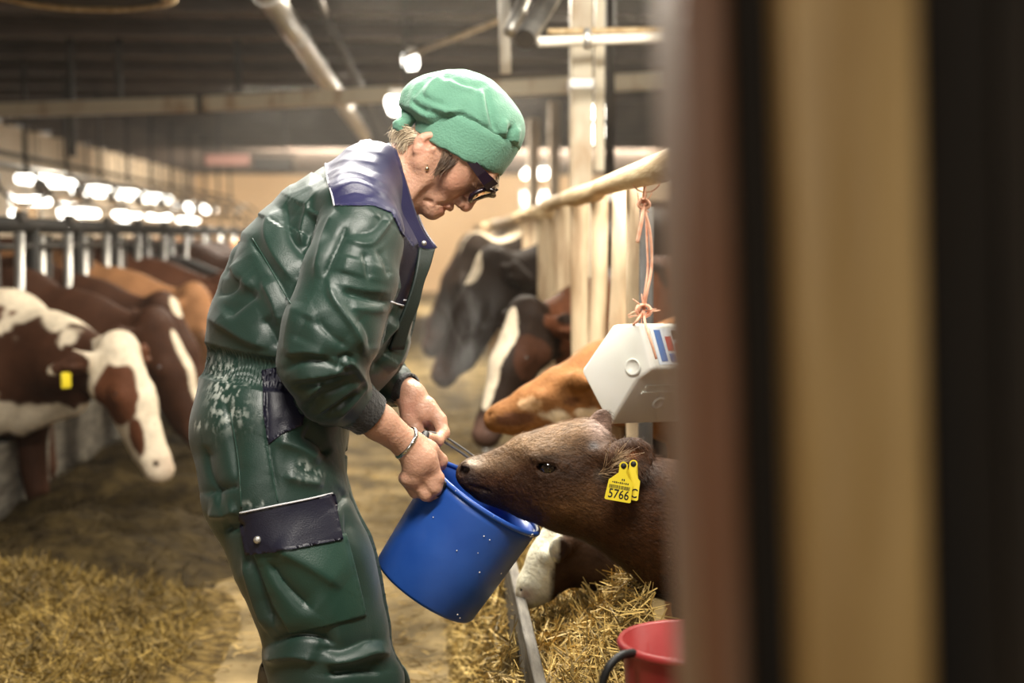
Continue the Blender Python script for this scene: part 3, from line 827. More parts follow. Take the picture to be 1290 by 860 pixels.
    s.cone(W(514, 561, .105), W(529, 582, .098), mm(17.5), mm(21), .012, 1.0)
    s.cone(W(529, 578, .098), W(522, 598, .096), mm(19), mm(15), .012)
    fing([(527, 575, b), (541, 588, b+.006)], [16, 11])
    fing([(541, 586, b+.004), (550, 603, b+.003), (553, 612, b-.022), (550, 606, b-.042)], [10.5, 9.0, 7.6, 6.6], .007)
    fing([(532, 597, b+.006), (547, 614, b+.004), (549, 621, b-.022), (545, 614, b-.042)], [10.5, 8.8, 7.6, 6.5], .007)
    fing([(521, 604, b+.003), (537, 622, b+.000), (540, 624, b-.024), (537, 616, b-.042)], [10, 8.4, 7.2, 6.3], .007)
    fing([(511, 602, b-.004), (523, 619, b-.008), (529, 620, b-.028), (528, 612, b-.042)], [9, 7.4, 6.6, 5.8], .007)
    for q in ((541, 587), (532, 597), (522, 604), (512, 604)): s.ell(W(*q, b+.012), np.full(3, mm(6.5)), None, mm(6))
    fing([(524, 556, .088), (541, 566, .078), (555, 580, .062)], [12, 10.2, 8.6], .010)
    fing([(555, 580, .062), (556, 586, .040)], [8.6, 6.5], .004)
    # ---- far hand: thumb side towards us, index curling back round the bail
    c = -.055
    s.cone(W(519, 498, c-.006), W(532, 520, c-.004), mm(17), mm(19), .012)
    s.cone(W(512, 510, c+.008), W(515, 530, c+.010), mm(10.5), mm(10), .010)
    fing([(515, 528, c+.010), (524, 541, c+.014), (531, 546, c+.014)], [10, 8.2, 6.8], .006)
    fing([(538, 512, c), (553, 529, c+.008), (558, 545, c+.020), (551, 555, c+.045), (541, 551, c+.066)], [13, 9.6, 8.2, 7.4, 6.6], .006)
    fing([(533, 515, c-.018), (547, 535, c-.020), (549, 551, c-.016), (541, 556, c-.006)], [12, 9, 7.8, 6.6], .006)
    fing([(526, 518, c-.034), (538, 538, c-.040), (541, 553, c-.034), (534, 557, c-.022)], [11, 8.6, 7.4, 6.2], .006)
    fing([(518, 516, c-.048), (528, 533, c-.055), (532, 546, c-.050), (527, 551, c-.038)], [10, 7.8, 6.6, 5.6], .006)
    return s
S_skin = skin_sdf()
V, Q = S_skin.mesh(.0046, it=2)
px, py, _ = proj(V)
sel = ((px > 480) & (px < 640) & (py > 120) & (py < 300)) | ((px > 455) & (px < 590) & (py > 470) & (py < 645))
V, Q, T, nv = subdivide(V, Q, sel)
V = S_skin.project(V, 2)
px, py, _ = proj(V)
sel = (((px > 520) & (px < 640) & (py > 170) & (py < 300)) | ((px > 485) & (px < 590) & (py > 480) & (py < 645))) & (np.arange(len(V)) >= 0)
_V2, _Q2, _T2, _ = subdivide(V, Q, sel & ~np.isin(np.arange(len(V)), T.ravel()))
V, Q, T = S_skin.project(_V2, 2), _Q2, np.vstack([T, _T2])
px, py, _ = proj(V)
# skin colour: cheeks, lips, knuckles (the skin's own colour)
C = np.tile(np.array([.57, .32, .215]), (len(V), 1))
def tint(c, r, col, a):
    global C
    w = a*np.exp(-(np.linalg.norm(V-c, axis=1)/r)**2)[:, None]; C = C*(1-w)+np.array(col)*w
tint(H(48, -20, 30), .022, (.60, .24, .16), .5); tint(H(44, 8, 0), .014, (.62, .24, .16), .6)
d = (V-CHIN)@AX.T*PXM
lip = np.exp(-((d[:, 0]-20)/9)**2)*np.exp(-((d[:, 1]+1)/6)**2)*(np.abs(d[:, 2]) < 16)
C = C*(1-.55*lip[:, None])+np.array([.42, .12, .09])*.55*lip[:, None]
tint(H(40, -74, 48), .014, (.62, .26, .19), .6)
for q in ((541, 588, .10), (532, 598, .10), (522, 606, .10), (548, 606, .09), (546, 616, .09)): tint(W(*q), .009, (.60, .22, .15), .5)
tint(W(515, 515, -.045), .02, (.60, .25, .19), .5)
C *= (1+.10*fbm(V*38, 3))[:, None]
bse = np.array([*W(360, 900)[:2], 0.0])
BODY = (V, Q, T, C, px, py)

# ------------------------------------------------------------------ coveralls (the body under them is drawn in below the cloth)
def cover_sdf():
    t = SDF(); lat = LAT
    t.chain([W(470, 240), W(433, 294), W(402, 350), W(386, 415), W(374, 452)], [mm(52), mm(82), mm(95), mm(101), mm(98)], .05, 1.22, lat)
    t.cone(W(330, 332, 0), W(320, 404, 0), mm(36), mm(48), .05, 1.8, lat)
    t.cone(W(466, 330, 0), W(452, 428, 0), mm(66), mm(58), .05, 1.5, lat)
    for sg in (1, -1): t.cone(W(468, 216, .04*sg), W(448, 262, .150*sg), mm(36), mm(42), .03)
    t.cone(W(350, 478), W(341, 540), mm(96), mm(98), .03, 1.15, lat)
    body = t
    for sg, dx in ((1, 0), (-1, 8)):
        t.chain([W(337+dx*.5, 545, .085*sg), W(344+dx, 612, .105*sg), W(375+dx, 690, .12*sg), W(391+dx, 724, .12*sg), W(404+dx, 770, .12*sg), W(413+dx, 815, .12*sg), W(414+dx, 850, .12*sg), W(410+dx, 890, .12*sg)],
                [mm(92), mm(83), mm(76), mm(74), mm(71), mm(68), mm(68), mm(62)], .03)
        t.cone(W(447+dx, 838, .12*sg), W(462+dx, 862, .12*sg), mm(40), mm(46), .02)
        t.cone(W(368+dx, 822, .13*sg), W(398+dx, 850, .13*sg), mm(32), mm(40), .015)
    a = SDF()
    a.chain([W(453, 292, .165), W(440, 350, .20), W(417, 420, .225), W(405, 455, .225), W(417, 490, .195), W(444, 508, .165)],
            [mm(47), mm(55), mm(56), mm(49), mm(40), mm(29)], .012)
    a.cone(W(452, 275, .13), W(455, 300, .165), mm(40), mm(46), .03)
    a.cone(W(446, 462, .20), W(440, 488, .185), mm(16), mm(22), .015)
    f = SDF()
    f.chain([W(455, 292, -.165), W(440, 400, -.22), W(452, 455, -.19), W(490, 482, -.09), W(497, 485, -.08)], [mm(47), mm(54), mm(44), mm(28), mm(25)], .012)
    u = SDF(); u.p = t.p+[(fn, lo, hi, (.006 if i == 0 else k), op) for i, (fn, lo, hi, k, op) in enumerate(a.p)]+[(fn, lo, hi, (.01 if i == 0 else k), op) for i, (fn, lo, hi, k, op) in enumerate(f.p)]
    return u, t, a
S_cov, S_trunk, S_arm = cover_sdf()
V, Q, T, C, px, py = BODY
free = ((px > 484) & (py < 300)) | ((px > 452) & (py > 470) & (py < 645)) | (py > 830)
ii = np.nonzero(~free)[0]
for _ in range(4):
    d = S_cov.at(V[ii]); g = S_cov.grad(V[ii]); g /= np.linalg.norm(g, axis=1)[:, None]+1e-9
    V[ii] -= g*np.clip(d+.028, 0, .03)[:, None]
person = part('person', V, Q, T, M['skin'], None, True, C, bse)
tag(person, 'woman in green coveralls and green cap bending to hold a blue bucket for a calf', 'person')
V, Q = S_cov.mesh(.0034, it=1)
# keep clear of the frame bottom: the legs end inside the boots
N = vnormals(V, Q); px, py, pz = proj(V)
onarm = (S_arm.at(V) < .004); facing = (N@LAT > -.15)
near = facing & (pz < Z0+.10)
# creases and ridges seen in the cloth: (where, half width px, height px, line)
FOLD = [
 ('A', 7, 5, [(424, 262), (411, 292), (402, 325), (396, 350)]), ('A', 5, -6, [(436, 285), (420, 320), (408, 350)]),
 ('A', 4.5, 4.5, [(497, 270), (480, 294), (468, 308), (452, 309), (434, 300)]), ('A', 4, -4, [(458, 317), (461, 335), (463, 352)]), ('A', 5, -3, [(474, 315), (484, 330), (490, 350)]), ('A', 5, -3, [(446, 296), (470, 290), (486, 268)]),
 ('A', 4, -5, [(430, 368), (452, 374), (474, 380), (492, 381)]), ('A', 5, 3, [(425, 358), (455, 365), (490, 368)]), ('A', 6, 3, [(440, 388), (470, 392), (488, 390)]),
 ('A', 6, 6.5, [(414, 352), (419, 375), (434, 398), (448, 420), (460, 446)]), ('A', 9, -6, [(398, 395), (408, 415), (428, 432), (440, 440)]), ('A', 6, -4, [(448, 398), (462, 418), (466, 440)]),
 ('A', 3.2, -6, [(424, 466), (428, 454), (438, 449), (447, 456)]), ('A', 4, 5.5, [(422, 474), (431, 462), (440, 457), (448, 464), (456, 480), (460, 496)]),
 ('A', 5, -6, [(358, 466), (380, 456), (405, 456), (424, 462)]), ('A', 5, 5, [(360, 446), (385, 444), (410, 447)]), ('A', 5, 5, [(364, 480), (392, 476), (420, 472), (444, 466)]),
 ('A', 4.5, -6, [(366, 488), (390, 486), (412, 482), (440, 474)]), ('A', 4.5, 5, [(376, 508), (395, 494), (408, 482)]), ('A', 4, -5, [(384, 520), (402, 502), (424, 492), (446, 480)]),
 ('A', 4.5, 5, [(392, 524), (415, 510), (434, 496), (456, 478)]), ('A', 4, -5, [(412, 524), (432, 508), (452, 494)]), ('A', 4, 4, [(424, 528), (446, 506), (461, 486)]),
 ('A', 12, -4, [(386, 396), (372, 430)]), ('A', 10, 4, [(372, 378), (362, 420), (360, 450)]), ('A', 16, 4, [(440, 322), (434, 345)]),
 ('Y', 3.2, 3, [(413, 209), (440, 203), (478, 208)]), ('Y', 3.5, -3, [(412, 216), (445, 209), (482, 220)]), ('Y', 3.2, 3, [(416, 226), (445, 217), (487, 234)]), ('Y', 3.5, -3, [(418, 234), (448, 225), (488, 242)]), ('Y', 3.2, 3, [(420, 242), (450, 232), (490, 250)]), ('Y', 4, -3, [(420, 252), (446, 243), (470, 250)]), ('Y', 3.5, 3, [(430, 190), (455, 192), (484, 196)]),
 ('T', 10, -7, [(362, 252), (358, 272), (366, 302), (388, 328)]), ('T', 8, 5, [(412, 232), (388, 262), (378, 292), (388, 320)]), ('T', 8, -8, [(404, 276), (386, 298), (382, 316)]),
 ('T', 10, 5, [(352, 262), (338, 280), (338, 305), (354, 334), (374, 356)]), ('T', 5, -4, [(314, 300), (335, 330), (352, 356), (364, 382)]), ('T', 10, 6, [(286, 330), (300, 350), (318, 366)]),
 ('T', 9, -6, [(286, 400), (304, 384), (326, 368)]), ('T', 10, 6, [(262, 400), (286, 412), (312, 428), (340, 438)]), ('T', 8, -6, [(330, 400), (342, 420), (352, 440)]), ('T', 9, 5, [(330, 352), (345, 384), (350, 410)]),
 ('T', 7, -6, [(300, 290), (290, 318), (280, 350)]), ('T', 6, -4, [(270, 372), (290, 366), (308, 350)]), ('T', 7, -5, [(392, 195), (384, 214), (362, 228)]),
 ('T', 6, 6, [(460, 456), (482, 430), (504, 404)]), ('T', 6, -6, [(456, 432), (478, 412), (498, 388)]), ('T', 6, -6, [(470, 468), (490, 446), (508, 420)]), ('T', 5, 5, [(490, 470), (505, 444), (512, 420)]), ('T', 5, 4, [(462, 414), (482, 396), (494, 384)]),
 ('L', 4, -3, [(334, 470), (336, 520), (338, 562), (345, 600), (350, 632)]), ('L', 8, -6, [(378, 548), (398, 558), (412, 575)]), ('L', 12, 6, [(345, 555), (378, 568), (402, 584)]), ('L', 9, 5, [(356, 600), (385, 608), (408, 612)]),
 ('L', 5, -5, [(254, 622), (275, 618), (302, 612)]), ('L', 6, -6, [(282, 668), (298, 666), (312, 660)]), ('L', 8, 5, [(262, 648), (285, 648), (300, 640)]), ('L', 10, -4, [(282, 500), (292, 560), (298, 610)]),
 ('L', 7, -6, [(318, 700), (330, 745), (345, 790)]), ('L', 6, 5, [(306, 700), (320, 750), (336, 795)]), ('L', 9, -6, [(335, 705), (360, 740), (395, 770)]), ('L', 12, 5, [(345, 690), (385, 710), (430, 740)]),
 ('L', 6, -7, [(332, 816), (362, 804), (392, 802), (424, 812)]), ('L', 7, 6, [(334, 832), (368, 826), (400, 832)]), ('L', 7, -6, [(400, 818), (430, 820), (462, 808), (486, 806)]), ('L', 8, 7, [(408, 836), (440, 832), (470, 822), (490, 826)]),
 ('L', 6, -6, [(410, 850), (445, 846), (480, 846)]), ('L', 6, -4, [(434, 640), (442, 690), (456, 740), (462, 776)]),
 ('L', 8, -5, [(440, 620), (430, 632), (420, 640)]), ('L', 7, -5, [(255, 560), (262, 600), (280, 640)]),
]
disp = np.zeros(len(V))
isl = py > 470
for w_, hw, hh, line in FOLD:
    m = near & ((onarm if w_ == 'A' else (np.ones(len(V), bool) if w_ == 'Y' else (~onarm & (isl if w_ == 'L' else ~isl)))))
    ii = np.nonzero(m)[0]
    ln = spline(line, 26) if len(line) > 2 else np.array(line, float)
    dd, _, _, tt = segdist(px[ii], py[ii], ln)
    hv = hw*np.where(SIDE > 0, .62, 1.75); prof = np.exp(-1.15*(np.sqrt((dd/hv)**2+.03)-.173))
    disp[ii] += {'A': 1.0, 'T': 1.2, 'L': 1.35, 'Y': .45}[w_]*hh/PXM*prof*np.clip(np.minimum(tt, 1-tt)*5+.15, 0, 1)
# small random cloth waves everywhere, more on the far side that the lens does not show
q = V*np.array([9, 9, 14]); wv = fbm(q+1.2*fbm(V*5, 2)[:, None], 3)
rid = 1-2*np.abs(noise(V*np.array([13, 13, 8])+.9*noise(V*6)[:, None]))
disp += .0012*wv+np.where(near, .0006, .006)*rid
# gathered elastic waist
wl = [(250, 452), (290, 462), (335, 470), (380, 476), (440, 486)]
dd, _, _, tt = segdist(px, py, wl)
m = ~onarm & (dd < 26); g = np.clip(1-(dd/22)**4, 0, 1)
ang = (px-250)+220*np.arctan2((V-W(340, 465))@LAT, .25)
disp += np.where(m, g*(-.010+.0032*np.sin(ang*.95+3*noise(V*14))), 0)
V = V+N*disp[:, None]
N = vnormals(V, Q); px, py, pz = proj(V)
COV = (V.copy(), Q, N.copy(), px, py, pz, onarm)
M['green'] = mat('green_workcloth', (.0085, .037, .024), (.013, .051, .034), .36, nscale=5, rough2=.46, bump=.10, bscale=420, spec=.55, sheen=.1)
M['greendirty'] = mat('green_workcloth_smeared', (.0085, .037, .024), (.013, .051, .034), .36, nscale=5, rough2=.46, bump=.10, bscale=420, spec=.55, sheen=.1, attr=None)
M['navy'] = mat('navy_workcloth', (.014, .014, .060), (.026, .026, .095), .40, nscale=6, bump=.10, bscale=420, spec=.55, sheen=.15)
M['navydark'] = mat('navy_black_workcloth', (.006, .006, .016), (.012, .012, .028), .42, nscale=6, bump=.10, bscale=420, spec=.5)
M['knit'] = mat('black_rib_knit', (.012, .011, .010), (.024, .022, .020), .8, nscale=30, bump=.5, bscale=150, bstretch=(1, 1, 1), sheen=.3)
M['placket'] = mat('black_green_cloth', (.010, .018, .015), (.016, .028, .022), .55, nscale=8, bump=.1, bscale=300)
M['piping'] = mat('white_reflective_piping', (.72, .72, .76), rough=.35)
# white milk and dust smears: stains with a shape of their own
def smear(x, y):
    r = np.zeros(len(x))
    for cx, cy, sx, sy, a in ((278, 488, 16, 26, .6), (290, 520, 24, 18, .45), (252, 535, 8, 6, .7), (382, 592, 7, 9, .9), (300, 494, 10, 14, .6), (395, 598, 9, 5, .6), (414, 655, 5, 12, .6), (428, 688, 6, 8, .8), (278, 462, 16, 12, .7), (270, 515, 5, 30, .4), (322, 634, 14, 3, .6), (345, 640, 26, 3, .35)):
        r = np.maximum(r, a*np.exp(-((x-cx)/sx)**2-((y-cy)/sy)**2))
    return r
sm = smear(px, py)*near*(~onarm)
fine = np.clip((fbm(V*np.array([150, 150, 90]), 3)-.05)*2.2, 0, 1)
c0 = np.array([.0085, .032, .022]); k = np.clip(sm*fine*1.3, 0, .8)[:, None]
C = c0*(1+.16*fbm(V*7, 3))[:, None]*(1-k)+np.array([.62, .66, .6])*k
M['coverall'] = mat('green_coverall_cloth', (.95, .95, .95), (1, 1, 1), .37, nscale=5, rough2=.46, bump=.10, bscale=420, spec=.6, sheen=.15, attr='Col')
coverall = part('coveralls', V, Q, None, M['coverall'], person, True, C)

def patch(name, poly, mt, off, thick=.0, region=None, label=None, parent=None, bevel=True, mirror=False):
    """a panel sewn on: the coverall's own surface inside a seam line, lifted by off, its edge snapped to the seam"""
    V, Q, N, px, py, pz, arm = COV
    ok = (N@LAT > -.05) & (pz < Z0+.04)
    if region == 'T': ok &= ~arm
    if region == 'A': ok &= arm
    poly = np.asarray(poly, float); cl = np.vstack([poly, poly[:1]])
    ins = inpoly(px, py, poly) & ok
    dd, bx, by, _ = segdist(px, py, cl)
    step = 2.1
    sel = (ins | ((dd < step) & ok))
    f = Q[sel[Q].all(1)]
    ids = np.unique(f); mp = np.full(len(V), -1); mp[ids] = np.arange(len(ids)); f = mp[f]
    v = V[ids].copy(); nn = N[ids]
    edge = dd[ids] < step
    sh = np.where(edge[:, None], (bx[ids]-px[ids])[:, None]*RT-(by[ids]-py[ids])[:, None]*UP, 0)/FPX*pz[ids][:, None]
    v += sh; o = v+nn*off
    # border loop skirt
    e = np.concatenate([f[:, [i, (i+1) % 4]] for i in range(4)]); key = np.sort(e, 1); key = key[:, 0]*len(v)+key[:, 1]
    u, inv, ct = np.unique(key, return_inverse=True, return_counts=True)
    be = e[ct[inv] == 1]
    n0 = len(v); low = v-nn*.001
    F = np.vstack([f, np.stack([be[:, 1], be[:, 0], be[:, 0]+n0, be[:, 1]+n0], 1)])
    ob = part(name, np.vstack([o, low]), F, None, mt, parent or person, True)
    if label: tag(ob, label)
    return ob
def surfline(line, n, off, S=None):
    """points of a pixel polyline dropped on the finished cloth (nearest facing vertex of the coverall)"""
    V, Q, N, px, py, pz, arm = COV
    ok = np.nonzero((N@LAT > 0) & (pz < Z0+.05))[0]
    out = []
    for x, y in spline(line, n):
        d = np.hypot(px[ok]-x, py[ok]-y)
        j = ok[d < 5]
        if len(j) == 0: j = ok[[np.argmin(d)]]
        j = j[pz[j] < pz[j].min()+.03]
        w = np.exp(-((px[j]-x)**2+(py[j]-y)**2)/8)+1e-9
        out.append(P(x, y, (pz[j]*w).sum()/w.sum()-off))
    return np.array(out)
patch('shoulder_yoke', [(407, 199), (414, 192), (440, 180), (470, 176), (496, 180), (506, 215), (520, 262), (530, 305), (519, 311), (505, 292), (494, 268), (470, 259), (421, 259), (413, 228)], M['navy'], .0022, label='navy shoulder yoke')
patch('chest_panel', [(505, 292), (519, 311), (530, 306), (526, 345), (520, 378), (508, 385), (493, 380), (498, 345)], M['navydark'], .0020, region='T', label='navy chest panel')
patch('waist_panel', [(331, 466), (350, 462), (380, 468), (384, 515), (380, 536), (356, 546), (338, 560), (331, 520)], M['navydark'], .0026, region='T', label='dark navy side pocket panel')
patch('cargo_pocket', [(318, 690), (434, 672), (442, 700), (460, 775), (412, 788), (366, 797), (345, 760)], M['green'], .0035, region='T', label='green cargo pocket on the thigh')
patch('pocket_flap', [(303, 646), (345, 636), (418, 622), (423, 650), (429, 680), (370, 692), (312, 698), (307, 672)], M['navydark'], .0075, region='T', label='navy pocket flap edged white')
def pipe(line, n=30, r=.0017, off=.004): return MB().tube(surfline(line, n, off), r, 6).build('piping', M['piping'], person, True)
pipe([(302, 646), (345, 637), (385, 629), (419, 621)], off=.0095)
pipe([(410, 206), (413, 228), (418, 245), (421, 259)])
pipe([(493, 380), (501, 383), (509, 385)], 10); pipe([(508, 378), (515, 378), (521, 377)], 8)
q = surfline([(324, 680), (324.5, 681)], 2, .011)[0]
MB().lathe(q, LAT, [(.0, .003), (.004, .0028), (.0062, .001), (.0066, -.002)], 16).build('snap_button', M['galv'], person, True)
# seams: thin stitched welts
for ln in ([(336, 562), (342, 592), (350, 632)], [(318, 300), (336, 330), (352, 358), (366, 382)], [(421, 260), (446, 259), (472, 260), (492, 268), (505, 290)], [(440, 690), (450, 735), (458, 772)], [(290, 520), (300, 580), (304, 640)]):
    MB().tube(surfline(ln, 26, .0006), .0013, 5).build('seam', M['green'], person, True)

# ------------------------------------------------------------------ collar and front placket
def strip(name, rows, mt, thick=.004, label=None, n=28, cross=8):
    """a cloth strip lofted through rows of 3-D points, with thickness"""
    R = [spline(r, n) for r in rows]; m = min(len(r) for r in R); R = np.array([r[:m] for r in R])
    G = np.array([spline(R[:, j], cross) for j in range(m)])          # m x c x 3
    c = G.shape[1]; V = G.reshape(-1, 3); i, j = np.meshgrid(np.arange(m-1), np.arange(c-1), indexing='ij'); a = (i*c+j).ravel()
    Q = np.stack([a, a+c, a+c+1, a+1], 1); N = vnormals(V, Q)
    V2 = np.vstack([V+N*thick/2, V-N*thick/2]); o = len(V)
    bd = [(k, k+1) for k in range(c-1)]+[((m-1)*c+k+1, (m-1)*c+k) for k in range(c-1)]+[((k+1)*c, k*c) for k in range(m-1)]+[(k*c+c-1, (k+1)*c+c-1) for k in range(m-1)]
    F = np.vstack([Q, Q[:, ::-1]+o, np.array([(a, b, b+o, a+o) for a, b in bd])])
    ob = part(name, V2, F, None, mt, person, True)
    if label: tag(ob, label)
    return ob
def ring(near):   # near side points then the far side mirrored
    return [W(x, y, w) for x, y, w in near][::-1]+[W(x+2, y-2, -w) for x, y, w in near[1:]]
top = [(492, 181, 0), (499, 194, .050), (509, 222, .070), (521, 262, .062), (532, 290, .048), (548, 313, .028)]
mid = [(483, 184, 0), (490, 205, .066), (500, 240, .084), (513, 276, .074), (526, 300, .055), (543, 316, .030)]
low = [(474, 190, 0), (480, 216, .082), (492, 250, .098), (506, 285, .084), (519, 309, .060), (530, 322, .034)]
strip('collar', [ring(top), ring(mid), ring(low)], M['navy'], .006, 'navy stand and fall collar', 44)
strip('front_placket', [[W(547, 314, .034), W(541, 335, .05), W(533, 356, .06), W(526, 385, .065), W(516, 410, .065), W(508, 440, .06)],
                        [W(538, 314, .045), W(533, 335, .062), W(527, 358, .07), W(519, 385, .075), W(509, 410, .075), W(500, 440, .07)],
                        [W(528, 312, .058), W(525, 335, .075), W(520, 358, .082), W(511, 385, .085), W(500, 412, .085), W(490, 440, .08)]], M['placket'], .006, 'black-green front placket')
MB().lathe(W(534, 306, .062), LAT, [(0, .003), (.003, .003), (.0048, .001), (.005, -.003)], 14).build('snap_button', M['galv'], person, True)
# ------------------------------------------------------------------ knit cuffs
def cuff(a, b, r0, r1, flatx=1.0):
    pts = spline([a, .5*(a+b), b], 18); t = np.linspace(0, 1, len(pts))
    m = MB(); n = 56; rr = r0+(r1-r0)*t
    m.tube(pts, rr, n, caps=False); V = m.V[0]; c = np.repeat(pts, n, 0); d = V-c
    th = np.tile(np.arange(n), len(pts)); V = c+d*(1+.012*np.where(th % 2 == 0, 1, -1))[:, None]
    k = len(pts)
    inner = np.vstack([c[-n:]+(V[-n:]-c[-n:])*.86])
    Q = list(map(tuple, np.concatenate(m.Q)))+[((k-1)*n+j, (k-1)*n+(j+1) % n, k*n+(j+1) % n, k*n+j) for j in range(n)]
    return part('sleeve_cuff', np.vstack([V, inner]), Q, None, M['knit'], person, True)
cuff(W(437, 501, .172), W(466, 523, .146), mm(31), mm(27.5))
cuff(W(478, 484, -.105), W(516, 491, -.062), mm(25), mm(21.5))

# ------------------------------------------------------------------ cap
M['cap'] = mat('sea_green_cap_cloth', (.115, .275, .19), (.15, .335, .235), .75, nscale=9, bump=.25, bscale=260, sheen=.25, spec=.3)
CA = .87*HU-.49*HN; CA /= np.linalg.norm(CA); CBv = .49*HU+.87*HN; CBv /= np.linalg.norm(CBv); CAX = np.stack([CA, CBv, HS])
sc = SDF()
sc.ell(H(93, -78, 0), np.array([70, 74, 66])/PXM, CAX, mm(1))
sc.ell(H(76, -116, 0), np.array([36, 40, 50])/PXM, CAX, mm(24))
sc.ell(H(126, -52, 0), np.array([34, 38, 48])/PXM, CAX, mm(20))
bc = H(74, -54, 0)
V, Q = sc.mesh(.0034, it=2); N = vnormals(V, Q)
x = (V-bc)@CA*PXM; px, py, pz = proj(V)
# gathers: cloth puckered into the band, and the creases the lens shows
b2 = (V-H(86, -66, 0)); ang = np.arctan2(b2@HS, b2@CBv)
near = (N@LAT) > -.1
disp = .0022*np.sin(ang*15+2.2*noise(V*16))*np.exp(-((x-26)/20)**2)+.0016*fbm(V*26, 3)
CF = [(4, -5, [(612, 110), (617, 135), (622, 158), (630, 172)]), (4, 4, [(606, 112), (610, 140), (616, 160)]), (3.2, -6, [(645, 158), (642, 172), (640, 186)]), (4, 4, [(652, 160), (650, 176), (646, 186)]), (4, 4, [(636, 150), (635, 168), (634, 182)]),
      (5, -5, [(528, 136), (550, 144), (580, 158), (605, 172), (632, 182)]), (5, 4, [(540, 132), (570, 144), (600, 158), (620, 170)]), (4, -4, [(553, 92), (540, 98), (526, 112), (520, 124)]), (4, 4, [(556, 96), (544, 106), (534, 124)]),
      (4, -4, [(556, 94), (572, 102), (590, 108), (612, 106)]), (5, 4, [(560, 98), (580, 108), (600, 112)]), (4, -4, [(560, 150), (590, 166), (618, 178)]), (4, -3, [(530, 118), (545, 128), (560, 132)]), (3, -4, [(518, 126), (526, 134), (538, 140)])]
for hw, hh, line in CF:
    dd, _, _, tt = segdist(px, py, spline(line, 20))
    disp += np.where(near, hh/PXM*np.exp(-(dd/hw)**2)*np.clip(np.minimum(tt, 1-tt)*5+.2, 0, 1), 0)
V = V+N*disp[:, None]
x = (V-bc)@CA*PXM; bp = (V-bc)@CBv*PXM; sp = (V-bc)@HS*PXM
rb_ = np.hypot(bp/(61+.10*x+1.5), sp/(55+.12*x+1.5)); bk = np.clip((-bp-10)/40, 0, 1); tq = np.clip((x-34+30*bk)/(26-6*bk), 0, 1); lim = .985+.9*tq*tq*(3-2*tq)
fac = np.where((x < 60) & (rb_ > lim), lim/np.maximum(rb_, 1e-6), 1.0)
V = V+np.outer((fac-1)*bp/PXM, CBv)+np.outer((fac-1)*sp/PXM, HS)
kq = ((x+26*bk)[Q] > 16).any(1)
# open the crown below the band
fq = Q[kq]; ids = np.unique(fq); mp = np.full(len(V), -1); mp[ids] = np.arange(len(ids))
cap = part('cap', V[ids], mp[fq], None, M['cap'], person, True); tag(cap, 'sea-green cloth work cap, gathered at the back')
# band: a deep loop round the head
rows = []
n = 96; th = np.arange(n)*2*math.pi/n
def bandring(h, off, fr=0):
    # an ellipse in the band's plane; lower edge hugs the head
    a = 61+.10*h+off; b = 55+.12*h+off; a = a-np.where(np.cos(th) > 0, 0, 0)
    return bc+np.outer(np.cos(th)*a/PXM, CBv)+np.outer(np.sin(th)*b/PXM, HS)+np.outer((h-10*np.abs(np.sin(th))**1.5*(1-np.clip(h, 0, 38)/38*.55))/PXM, CA)+np.outer(.0012*np.sin(th*9+h*.2)+.0008*np.sin(th*23), CA)
prof = [(0, -2.5), (-2, -1), (-2.5, 1), (0, 2.2), (9, 2.8), (20, 3.2), (30, 3.2), (37, 2.6), (38.5, .5), (36, -3)]
R = np.concatenate([bandring(h, f) for h, f in prof]); F = []
for i in range(len(prof)-1):
    for j in range(n): F.append((i*n+j, i*n+(j+1) % n, (i+1)*n+(j+1) % n, (i+1)*n+j))
band = part('cap_band', R, F, None, M['cap'], cap, True)
# knotted ties at the nape
s = SDF()
s.ell(W(512, 152, .03), (.012, .014, .014), None, .006); s.cone(W(516, 150, .02), W(528, 141, .03), .010, .007, .01)
s.cone(W(511, 154, .03), W(503, 158, .038), .008, .012, .006, 1.0); s.cone(W(503, 158, .038), W(505, 163, .040), .011, .007, .006); s.cone(W(512, 150, .022), W(508, 141, .018), .007, .005, .006)
V, Q = s.mesh(.0022); N = vnormals(V, Q); V = V+N*(.0012*noise(V*150))[:, None]
part('cap_tie', V, Q, None, M['cap'], cap, True)

# ------------------------------------------------------------------ glasses, earring, bracelet, hair
M['frame'] = mat('black_plum_acetate', (.012, .006, .012), rough=.18, spec=.6)
M['lens'] = mat('clear_lens', (.96, .97, .97), rough=.03, trans=1.0, spec=.4)
M['silver'] = mat('polished_silver', (.75, .74, .72), rough=.2, metal=1)
M['gold'] = mat('pale_gold', (.75, .62, .38), rough=.25, metal=1)
def lensrim(sg):
    out = []
    for t in np.arange(0, 28)/28*2*math.pi:
        c, s_ = math.cos(t), math.sin(t); r = (abs(c)**3+abs(s_)**3)**(-1/3)
        u = 69+15*r*s_; sd = 19.5+16.5*r*c
        out.append(H(u-1.5, 13-.012*(sd-19)**2*1.0-(69-u)*.22-4*(sd > 30)*((sd-30)/10), sg*sd))
    return np.array(out+out[:1])
fr = None
m = MB(); m.tube(lensrim(1), mm(3.0), 8, False); m.tube(lensrim(-1), mm(3.0), 8, False)
m.tube([H(80, 15, -5), H(82, 16.5, 0), H(80, 15, 5)], mm(2), 8)
glasses = m.build('glasses_frame', M['frame'], person, True); tag(glasses, 'black plastic spectacles pushed low on the nose')
